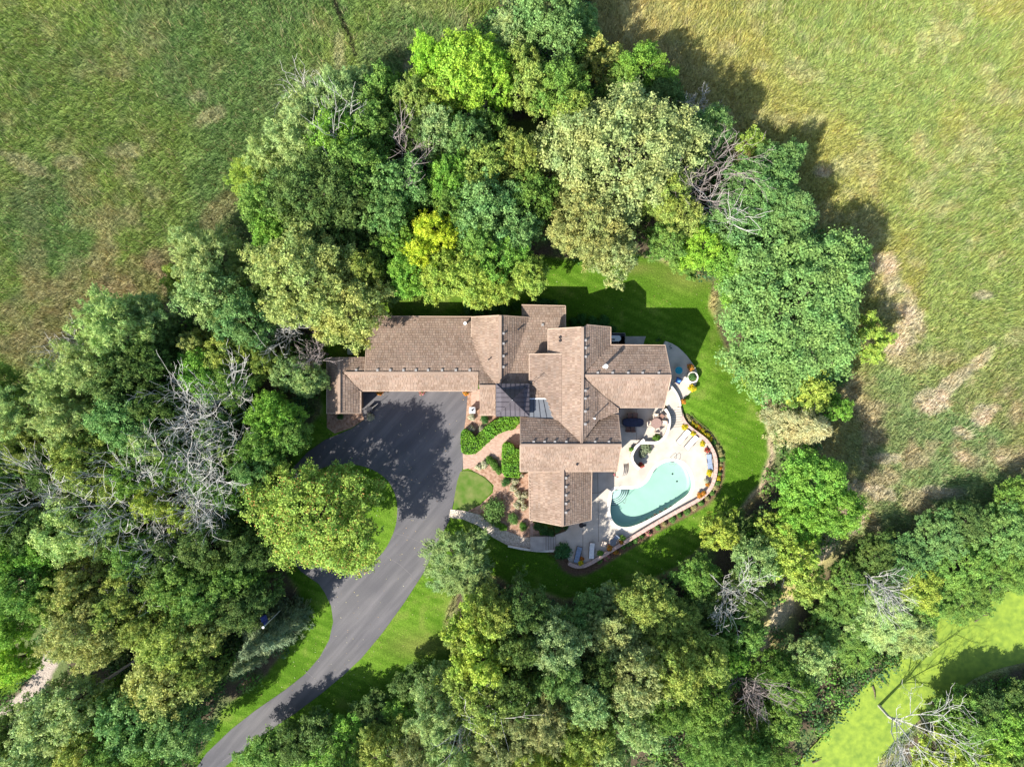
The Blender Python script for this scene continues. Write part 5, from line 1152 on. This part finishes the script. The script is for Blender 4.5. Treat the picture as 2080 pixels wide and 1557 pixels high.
# clipped hedges
def hedge(label, poly, h):
    P = pxw(poly, h); c = P[0]; t = empty('clipped_hedge', (c[0], c[1], 0), label, 'hedge')
    childat(MB().prism([(x, y) for x, y in P], 0, h-.22).build('hedge_core', mat('hedge_core', (.03,.06,.015), .95), None), t)
    r = np.random.default_rng(len(label)); xs = [p[0] for p in P]; ys = [p[1] for p in P]
    n = 60000; X = r.uniform(min(xs), max(xs), n); Y = r.uniform(min(ys), max(ys), n); d = sdist(X, Y, P)
    k = d > -.05; X, Y, d = X[k], Y[k], d[k]; dens = 120*(max(xs)-min(xs))*(max(ys)-min(ys)); 
    if len(X) > dens*len(X)/n+1: m_ = r.random(len(X)) < dens/n; X, Y, d = X[m_], Y[m_], d[m_]
    z = h-.05-.22*(1-sstep(d, 0, .4))*r.random(len(X))+r.normal(0, .05, len(X))+(N2.f(X*1.1, Y*1.1, 3)-.5)*.3
    rim = []
    for i in range(len(P)):
        a, b = P[i], P[(i+1) % len(P)]; L = math.hypot(b[0]-a[0], b[1]-a[1]); m2 = int(L*110*h); tt_ = r.random(m2)
        rim.append(np.stack([a[0]+(b[0]-a[0])*tt_+r.normal(0,.05,m2), a[1]+(b[1]-a[1])*tt_+r.normal(0,.05,m2), r.uniform(0, h-.1, m2)], -1))
    p = np.vstack([np.stack([X, Y, z], -1)]+rim); nl = len(p)
    nr = r.normal(size=(nl, 3))*.5; nr[:, 2] += .8; nr /= np.linalg.norm(nr, axis=1)[:, None]
    a = np.cross(nr, r.normal(size=(nl, 3))); a /= np.linalg.norm(a, axis=1)[:, None]; b = np.cross(nr, a); s = r.uniform(.6, 1.4, nl)[:, None]
    v = np.stack([p-a*.10*s, p+b*.07*s, p+a*.10*s, p-b*.07*s], 1).reshape(-1, 3)
    o = link('foliage', np_mesh('hedge_foliage', v, np.arange(4*nl).reshape(-1, 4), M['leaf'])); o.color = (.155,.33,.03,1); childat(o, t); return t
hedge('long bright green hedge curving from the drive to the house beside the brick path', smooth([(937,880),(943,872),(952,876),(962,886),(968,889),(982,872),(1000,858),(1020,848),(1040,844),(1056,845),(1057,856),(1048,862),(1046,870),(1025,874),(1010,880),(990,897),(968,919),(955,922),(940,921),(937,905)], 1), 1.3)
hedge('boxy bright green clipped hedge against the front wall below the brick path', smooth([(1022,903),(1030,900),(1042,904),(1046,914),(1056,914),(1057,970),(1040,968),(1022,967),(1021,935)], 1), 1.5)
# flower bed plants outside the pool wall
cols = dict(y=('leaf_yellow', (.25,.30,.03), 'yellow flowering'), o=('leaf_orangef', (.25,.24,.05), 'orange flowering'), t=('leaf', (.36,.32,.14), 'straw coloured'), g=('leaf', (.12,.24,.05), 'leafy green'), k=('leaf_pink', (.2,.25,.08), 'pink flowering'))
bed = [(1393,836,'g'),(1396,845,'t'),(1401,853,'t'),(1407,860,'y'),(1414,865,'y'),(1420,870,'o'),(1425,876,'y'),(1431,881,'y'),(1437,885,'y'),(1441,892,'y'),(1450,899,'g'),(1456,906,'t'),(1460,914,'t'),(1464,922,'t'),(1466,932,'g'),(1463,942,'t'),(1461,951,'o'),(1461,961,'g'),(1459,971,'y'),(1457,981,'g'),(1453,990,'t'),(1447,1001,'g'),
       (1437,1012,'t'),(1424,1021,'g'),(1410,1031,'t'),(1396,1040,'g'),(1381,1047,'g'),(1366,1055,'g'),(1350,1064,'t'),(1336,1072,'g'),(1318,1083,'k'),(1304,1090,'g'),(1290,1097,'g'),(1278,1104,'g'),(1266,1110,'g'),(1250,1120,'o'),(1233,1131,'k'),(1218,1139,'g')]
pos_words = {}
for i, (x, y, c) in enumerate(bed):
    m_, cc, w_ = cols[c]
    side = 'stairs' if i < 6 else 'white loungers' if i < 12 else 'grey chaise' if i < 19 else 'deck corner' if i < 25 else 'long straight wall' if i < 33 else 'wicker chairs'
    k = (w_, side); pos_words[k] = pos_words.get(k, 0)+1; nth = ('first', 'second', 'third', 'fourth', 'fifth', 'sixth', 'seventh')[pos_words[k]-1]
    bush(x, y, R.uniform(5, 8), R.uniform(.4, .8), cc, '%s %s plant outside the pool wall near the %s' % (nth, w_, side), 'flower', 'flower_plant', me=BALLF, m=m_, grp='plants in the bed outside the pool wall')
# garden hose along the bed
hs = MB(); hs.tube([Vector((*pxw([q_], .5)[0], zz)) for q_, zz in (((1402,838),.52),((1410,850),.42),((1424,862),.32),((1438,872),.22),((1448,884),.14),((1456,896),.1))], .035, 6)
tag(hs.build('garden_hose', M['edging']), 'dark hose edging curving along the lawn side of the flower bed', 'hose')

# ------------------------------------------------------------------ pots
POT = MB(); POT.cyl((0,0,0), .17, .34, 14, .25); POT.cyl((0,0,.32), .28, .06, 14); POTM = POT.mesh('pot', M['darkpot'])
def pot(px, py, rpx, z, flower, label, potm='darkpot', hgt=.5):
    m_, cc = {'y': ('leaf_yellow', (.28,.32,.03)), 'o': ('leaf_orangef', (.25,.22,.04)), 'r': ('leaf_red', (.12,.14,.04)), 'k': ('leaf_pink', (.16,.2,.07)), 'g': ('leaf', (.15,.28,.04)), 'b': ('leaf_orangef', (.16,.10,.04)), 'w': ('leaf_bloom', (.3,.34,.22))}[flower]
    p = U(px, py, z+.5); t = empty('flower_pot', (p.x, p.y, z), label, 'flower pot', None, R.uniform(0, 6)); rr = rpx*(H-z)/F
    a = link('pot', POTM, t); a.scale = (rr/.42,)*2+(1,); a.material_slots[0].link = 'OBJECT'; a.material_slots[0].material = M[potm]
    o = link('plant', BALLF, t); o.location = (0,0,.33); o.scale = (rr, rr, hgt/1.2); o.color = (*cc, 1); o.material_slots[0].link = 'OBJECT'; o.material_slots[0].material = M[m_]
    return t
D_ = Z_DECK
for a in ((1391,867,7,D_,'y','yellow flower pot at the foot of the curved stairs'),(1408,880,6,D_,'y','yellow flower pot between the two white loungers'),(1427,901,6.5,D_,'y','golden flower pot right of the white loungers','darkpot'),(1436.5,914,6,D_,'r','dull red potted plant above the grey chaise','terracotta'),
          (1441,960,7,D_,'y','yellow green flower pot below the grey chaise'),(1435,977,6,D_,'w','white and silver potted plant on the pool deck'),(1437,983,5.5,D_,'o','orange and red potted flowers beside the silver plant','terracotta'),(1421,1006,6.5,D_,'o','orange flower pot in the deck corner'),(1429,1002,6,D_,'o','second orange flower pot in the deck corner nearer the wall'),
          (1238,1113,7,D_,'o','orange flower pot left of the wicker chairs','terracotta'),(1262,1101,5,D_,'o','small orange flower pot against the long wall','terracotta'),(1264,1092,7,D_,'g','bushy green pot beside the wicker chairs'),(1219,1123,7,D_,'g','leafy green pot at the end of the double wall'),
          (1180,1143,6,D_,'y','yellow flower pot beside the shaded grey lounger'),(1182,1134,5,D_,'b','small rust coloured pot near the shaded grey lounger','terracotta'),(1302.5,944,6.5,D_,'r','bright red flower pot at the end of the curved wall'),(1282.5,912,5.5,Z_TERR,'g','green potted plant above the curved wall'),
          (1253,964,6,D_,'k','pink and purple flower pot under the house eave'),(1403,746,8,Z_PATIO,'o','orange flowers at the top of the upper patio'),(1406,788,8.5,Z_PATIO,'y','yellow and red flowers below the round stone planter'),(1389,815,5.5,Z_PATIO,'o','orange flowers at the head of the stairs'),(1375,750,4,Z_PATIO,'b','tiny rust pot beside the teal table','terracotta'),
          (771,797,7,.06,'o','orange flower pot at the left end of the garage wall','terracotta',.6),(946,798,6.5,.06,'o','orange flower pot at the right end of the garage wall','terracotta',.6),(857,797,7,.06,'k','pale pink flower pot in the middle of the garage wall','terracotta',.6),(1061,966,4,.05,'w','white planted urn under the front eave','stone'),(1384,706,5,.1,'g','small green pot beside the upper patio shade')):
    pot(*a)

# ------------------------------------------------------------------ furniture
def lounger(px, py, rz, z, label, cush, frame='frame'):
    p = U(px, py, z+.35); t = empty('sun_lounger', (p.x, p.y, z), label, 'sun lounger', None, rz); q = math.pi/2
    f = MB()
    for s in (-1, 1): f.box((s*.32, 0, .32), (.05, 1.95, .05))
    for y in (-.95, 0, .95): f.box((0, y, .32), (.62, .05, .045))
    f.build('frame', M[frame], t)
    for x in (-.30, .30):
        for y in (-.85, .85): MB().box((x, y, .15), (.05, .05, .30)).build('leg', M[frame], t)
    s = MB(); 
    for k in range(4): s.box((0, -.78+k*.33, .375), (.58, .315, .05))
    s.build('seat', M[cush], t)
    b = MB().box((0, .66, .50), (.58, .66, .05), 0, math.radians(24)); b.build('backrest', M[cush], t)
    MB().box((0, .88, .64), (.42, .20, .09), 0, math.radians(24)).build('pillow', M[cush], t)
    w = MB(); 
    for s_ in (-1, 1): w.box((s_*.35, .1, .52), (.05, .5, .035))
    w.build('armrest', M[frame], t); return t
lounger(1388,887,math.radians(-40),D_,'left of the two white loungers beside the stair foot','white_sling','frame')
lounger(1404,899,math.radians(-40),D_,'right of the two white loungers beside the curved wall','white_sling','frame')
lounger(1441,938,math.radians(8),D_,'grey chaise lounger standing against the east pool wall','blue_sling','tan_frame')
lounger(1174,1126,math.radians(-12),D_,'shaded grey blue lounger at the left end of the deck','blue_sling')
lounger(1202,1118,math.radians(-3),D_,'white lounger in patchy sun beside the shaded one','white_sling')
def chair(px, py, rz, z, label, cush, frame='frame', grp=None, s=1.0):
    p = U(px, py, z+.5); t = empty('patio_chair', (p.x, p.y, z), label, 'chair', grp, rz); t.scale = (s, s, s)
    MB().box((0,0,.42), (.52,.52,.09)).build('seat', M[cush], t); MB().box((0,.27,.68), (.52,.08,.50), 0, math.radians(-10)).build('backrest', M[cush], t)
    for x in (-.26, .26):
        for y in (-.24, .26): MB().box((x, y, .2), (.04,.04,.40)).build('leg', M[frame], t)
        a = MB(); a.box((x*1.08, .02, .62), (.05,.54,.035)); a.box((x*1.08, -.22, .52), (.04,.04,.2)); a.build('armrest', M[frame], t)
    return t
def rtable(px, py, r_, z, label, m, base='frame', name='round_table'):
    p = U(px, py, z+.73); t = empty(name, (p.x, p.y, z), label, 'table')
    tp = MB().cyl((0,0,.70), r_, .04, 28); tp.cyl((0,0,.74), r_*.12, .01, 12); tp.build('tabletop', M[m], t)
    MB().cyl((0,0,.66), r_*1.03, .04, 28).build('table_rim', M[base], t)
    MB().cyl((0,0,.03), .05, .65, 8).build('pedestal', M[base], t)
    MB().cyl((0,0,0), r_*.5, .04, 14, r_*.3).build('foot', M[base], t); return t
ZT = Z_TERR
rtable(1333.5,859,.60,ZT,'round brown table with four cushioned chairs on the sunny terrace','table_brown')
g_ = 'cushioned chairs round the brown table'
chair(1319,860,math.radians(92),ZT,'cushioned chair on the left of the round brown table','cream_cush','tan_frame',g_); chair(1348,859,math.radians(-90),ZT,'cushioned chair on the right of the round brown table','cream_cush','tan_frame',g_)
chair(1335,873,math.radians(178),ZT,'cushioned chair below the round brown table','cream_cush','tan_frame',g_); chair(1332,846,math.radians(5),ZT,'cushioned chair above the round brown table','cream_cush','tan_frame',g_)
chair(1343,847,math.radians(-35),ZT,'dark wire chair pushed in at the upper right of the round table','brown_cush')
# oval table under its cover
p = U(1286.5,857.5,ZT+.75); t = empty('covered_table', (p.x, p.y, ZT), 'long rounded dining table under a dark navy cover in the shade', 'table')
ov = [(1.22*math.copysign(abs(math.cos(a))**.55, math.cos(a)), .50*math.copysign(abs(math.sin(a))**.6, math.sin(a))) for a in [2*math.pi*i/32 for i in range(32)]]
cv = MB().prism(ov, .25, .74); cv.prism([(x*.93, y*.9) for x, y in ov], .74, .77); cv.build('cover', M['navy'], t)
for x in (-.8, .8):
    for y in (-.25, .25): MB().box((x, y, .14), (.06,.06,.28)).build('leg', M['frame'], t)
g_ = 'brown chairs round the covered table'
for x, y, a, l in ((1279.5,844,4,'brown chair above the covered table, left one'),(1290,844,-3,'brown chair above the covered table, right one'),(1275.5,871,176,'brown chair below the covered table, left one'),(1285.5,871.5,183,'brown chair below the covered table, right one')):
    chair(x, y, math.radians(a), ZT, l, 'brown_cush', 'frame', g_)
rtable(1245,1101,.42,D_,'small glass topped table between the wicker chairs','glass_roof','tan_frame')
chair(1227,1104,math.radians(70),D_,'pale wicker chair left of the small glass table','cream_cush','tan_frame'); chair(1251,1092,math.radians(-40),D_,'pale wicker chair above the small glass table','blue_sling','tan_frame')
rtable(1379,752,.44,Z_PATIO,'round teal table on the upper patio edge of shade','teal','white')
bc = chair(1378,773,math.radians(65),Z_PATIO,'royal blue lounge chair with pale towel on the upper patio','blue_cush','dark'); bc.scale = (1.15,)*3
o = MB().box((0.0,.02,.485), (.38,.42,.03)).build('towel', M['sky_cush']); o.location = bc.location; o.rotation_euler = bc.rotation_euler; o.scale = bc.scale; tag(o, 'pale blue towel lying on the royal blue chair', 'towel')
pl_ = empty('stone_planter', U(1407,766,Z_PATIO), 'round pale stone planter ring on the upper patio rim', 'planter')
ring = MB(); c0 = U(1407,766,Z_PATIO+.5); strip(ring, [(c0.x+.58*math.cos(a), c0.y+.58*math.sin(a)) for a in [2*math.pi*i/24 for i in range(24)]], .15, Z_PATIO, Z_PATIO+.55, True); childat(ring.build('ring_wall', M['coping']), pl_)
childat(MB().cyl((c0.x, c0.y, Z_PATIO), .5, .42, 20).build('soil', M['mulch']), pl_)
# teal awning tip under the eave
# white lantern block, urn, utility boxes
p = U(959,833,1.0); t = empty('lantern_pillar', (p.x, p.y, 0), 'white square pillar with dark lantern on the drive corner', 'pillar')
b = MB().box((0,0,.45), (.62,.62,.9)); b.box((0,0,.94), (.72,.72,.08)); b.build('pillar', M['white'], t)
MB().cyl((0,0,.98), .14, .3, 8, .10).build('lantern', M['dark'], t)
p = U(715,712,.8); t = empty('utility_cabinet', (p.x, p.y, 0), 'pale green grey utility cabinet behind the garage wing', 'cabinet')
b = MB().box((0,0,.38), (1.05,.75,.76)); b.build('body', M['greenbox'], t); MB().box((0,0,.79), (1.12,.82,.06)).build('lid', M['greenbox'], t); MB().box((0,0,-.02), (1.3,.95,.1)).build('pad', M['walk'], t)
p = U(751,831,1.0); t = empty('basketball_stand', (p.x, p.y, 0), 'dark square box stand at the garage wing corner of the drive', 'stand')
b = MB().box((0,0,.45), (.66,.52,.9)); b.build('base', M['dark'], t); MB().box((0,0,.93), (.76,.60,.05)).build('lid', M['dark'], t)
MB().tube([(.2,.1,.9),(.75,.5,1.15),(1.0,.7,1.2)], .03, 6).build('arm', M['vent'], t)
# equipment unit in its well on the north side of the house
p = U(1250,687,.9); t = empty('equipment_unit', (p.x, p.y, 0), 'white equipment unit with rounded end inside a dark railed enclosure', 'equipment')
b = MB(); pts = [(-.9,-.34),(.42,-.34),(.60,-.25),(.68,0),(.60,.25),(.42,.34),(-.9,.34)]; b.prism(pts, .1, .85); b.build('casing', M['white'], t)
g_ = MB()
for k in range(6): g_.box((-.6+k*.2, -.44, .5), (.10,.12,.5))
g_.build('grille', M['vent'], t); MB().box((-.35,-.12,.87), (.55,.14,.05)).build('lid', M['dark'], t)
fr = MB()
for a_, b_3 in (((-.9,.62),(1.15,.62)),((1.15,.62),(1.15,-.95))): 
    fr.tube([(*a_, .95), (*b_3, .95)], .035, 6)
    fr.tube([(*a_, .1), (*a_, .95)], .03, 6); fr.tube([(*b_3, .1), (*b_3, .95)], .03, 6)
fr.build('railing', M['vent'], t); MB().box((.1,-.15,.05), (2.3,1.7,.1)).build('pad', M['dark'], t)
# barbecue by the south gable
p = U(1181,1066,.9); t = empty('barbecue', (p.x, p.y, D_), 'black kettle barbecue beside the south gable on the deck', 'barbecue')
MB().cyl((0,0,.5), .22, .22, 14, .3).build('bowl', M['dark'], t); MB().cyl((0,0,.73), .3, .18, 14, .08).build('lid', M['dark'], t)
for k in range(3):
    a = k*2.1; MB().tube([(.12*math.cos(a), .12*math.sin(a), .55), (.32*math.cos(a), .32*math.sin(a), 0)], .02, 5).build('leg', M['chrome'], t)
MB().box((.42,0,.68), (.3,.3,.03)).build('side_shelf', M['dark'], t)
# flagpole
p = U(583,1226,0); t = empty('flagpole', (p.x, p.y, 0), 'tall white flagpole with drooping navy flag at the edge of the woods', 'flagpole')
MB().tube([(0,0,0),(0,0,7.6)], [.07,.04], 8).build('pole', M['white'], t); MB().cyl((0,0,7.6), .13, .22, 10).build('finial', M['white'], t)
fm = MB(); 
for i in range(7):
    for j in range(5):
        fm.v.append((-.05-.12*i, .12*math.sin(i*1.4+j*.5)+.10*i, 7.3-.38*j-.10*i))
for i in range(6):
    for j in range(4): a = i*5+j; fm.f.append((a, a+5, a+6, a+1))
fm.build('flag', M['flagblue'], t)
# logs in the duckweed
for i, (a_, b_4, l) in enumerate((((1772,1392),(1777,1418),'short dark log floating upright in the duckweed'),((1789,1380),(1804,1392),'crooked branch above the floating log'),((1975,1250),(2008,1248),'thin dark branch at the pond head'),((1979,1262),(1990,1254),'forked stub near the pond head branch'),((1650,1548),(1668,1540),'small twig at the lower end of the pond'))):
    s = MB(); p, q = U(*a_, -.1), U(*b_4, -.1); s.tube([p, (p+q)/2+Vector((.08,.05,.06)), q+Vector((0,0,.08))], [.10,.08,.04], 6); tag(s.build('floating_log', M['log']), l, 'log')
# fallen trunks on the woodland floor
for a_, b_5, l in (((130,1185),(210,1120),'long grey fallen trunk in the left woods'),((185,1400),(275,1340),'dark fallen trunk in the gully between golden trees'),((1440,464),(1462,450),'broken tan stump top in the east woods')):
    s = MB(); p, q = U(*a_, 2.2), U(*b_5, 3.2); s.tube([p, (p+q)/2+Vector((.2,.1,.1)), q], [.22,.18,.12], 8); p0 = s.build('fallen_trunk', M['bare_brown']); tag(p0, l, 'fallen trunk')

# leaf litter on the drive and the lawns
def litter():
    r = np.random.default_rng(9); n = 2600; X = r.uniform(-30, 32, n); Y = r.uniform(-44, 14, n)
    px = CX+X*F/H; py = CY-Y*F/H
    inl = inpoly(px, py, LAWN); ind = inpoly(px, py, DRIVE) & ~inpoly(px, py, ISLAND)
    k = (inl | ind) & ~inpoly(px, py, [(664,640),(1380,640),(1480,900),(1400,1060),(1180,1160),(900,1060),(960,850),(664,840)]) | (ind & (r.random(n) < .6))
    X, Y, ind = X[k], Y[k], ind[k]; n = len(X); a = r.uniform(0, 6.3, n); s = r.uniform(.03, .075, n); z = np.where(ind, .07, .05)
    c, q = np.cos(a)*s, np.sin(a)*s
    v = np.stack([np.stack([X-c, Y-q, z], -1), np.stack([X+q*.6, Y-c*.6, z+.012], -1), np.stack([X+c, Y+q, z], -1), np.stack([X-q*.6, Y+c*.6, z+.012], -1)], 1).reshape(-1, 3)
    col = np.array([[.42,.36,.16],[.34,.22,.10],[.45,.42,.28],[.20,.13,.07]])[r.integers(0, 4, n)]
    o = link('fallen_leaves', np_mesh('fallen_leaves', v, np.arange(4*n).reshape(-1, 4), M['leaf_attr'], np.repeat(col, 4, 0)))
    tag(o, 'scattered pale fallen leaves on the driveway and the lawns', 'fallen leaves', kind='stuff')
litter()

for l, o in LABELS.items():
    assert len(o) == 1, l
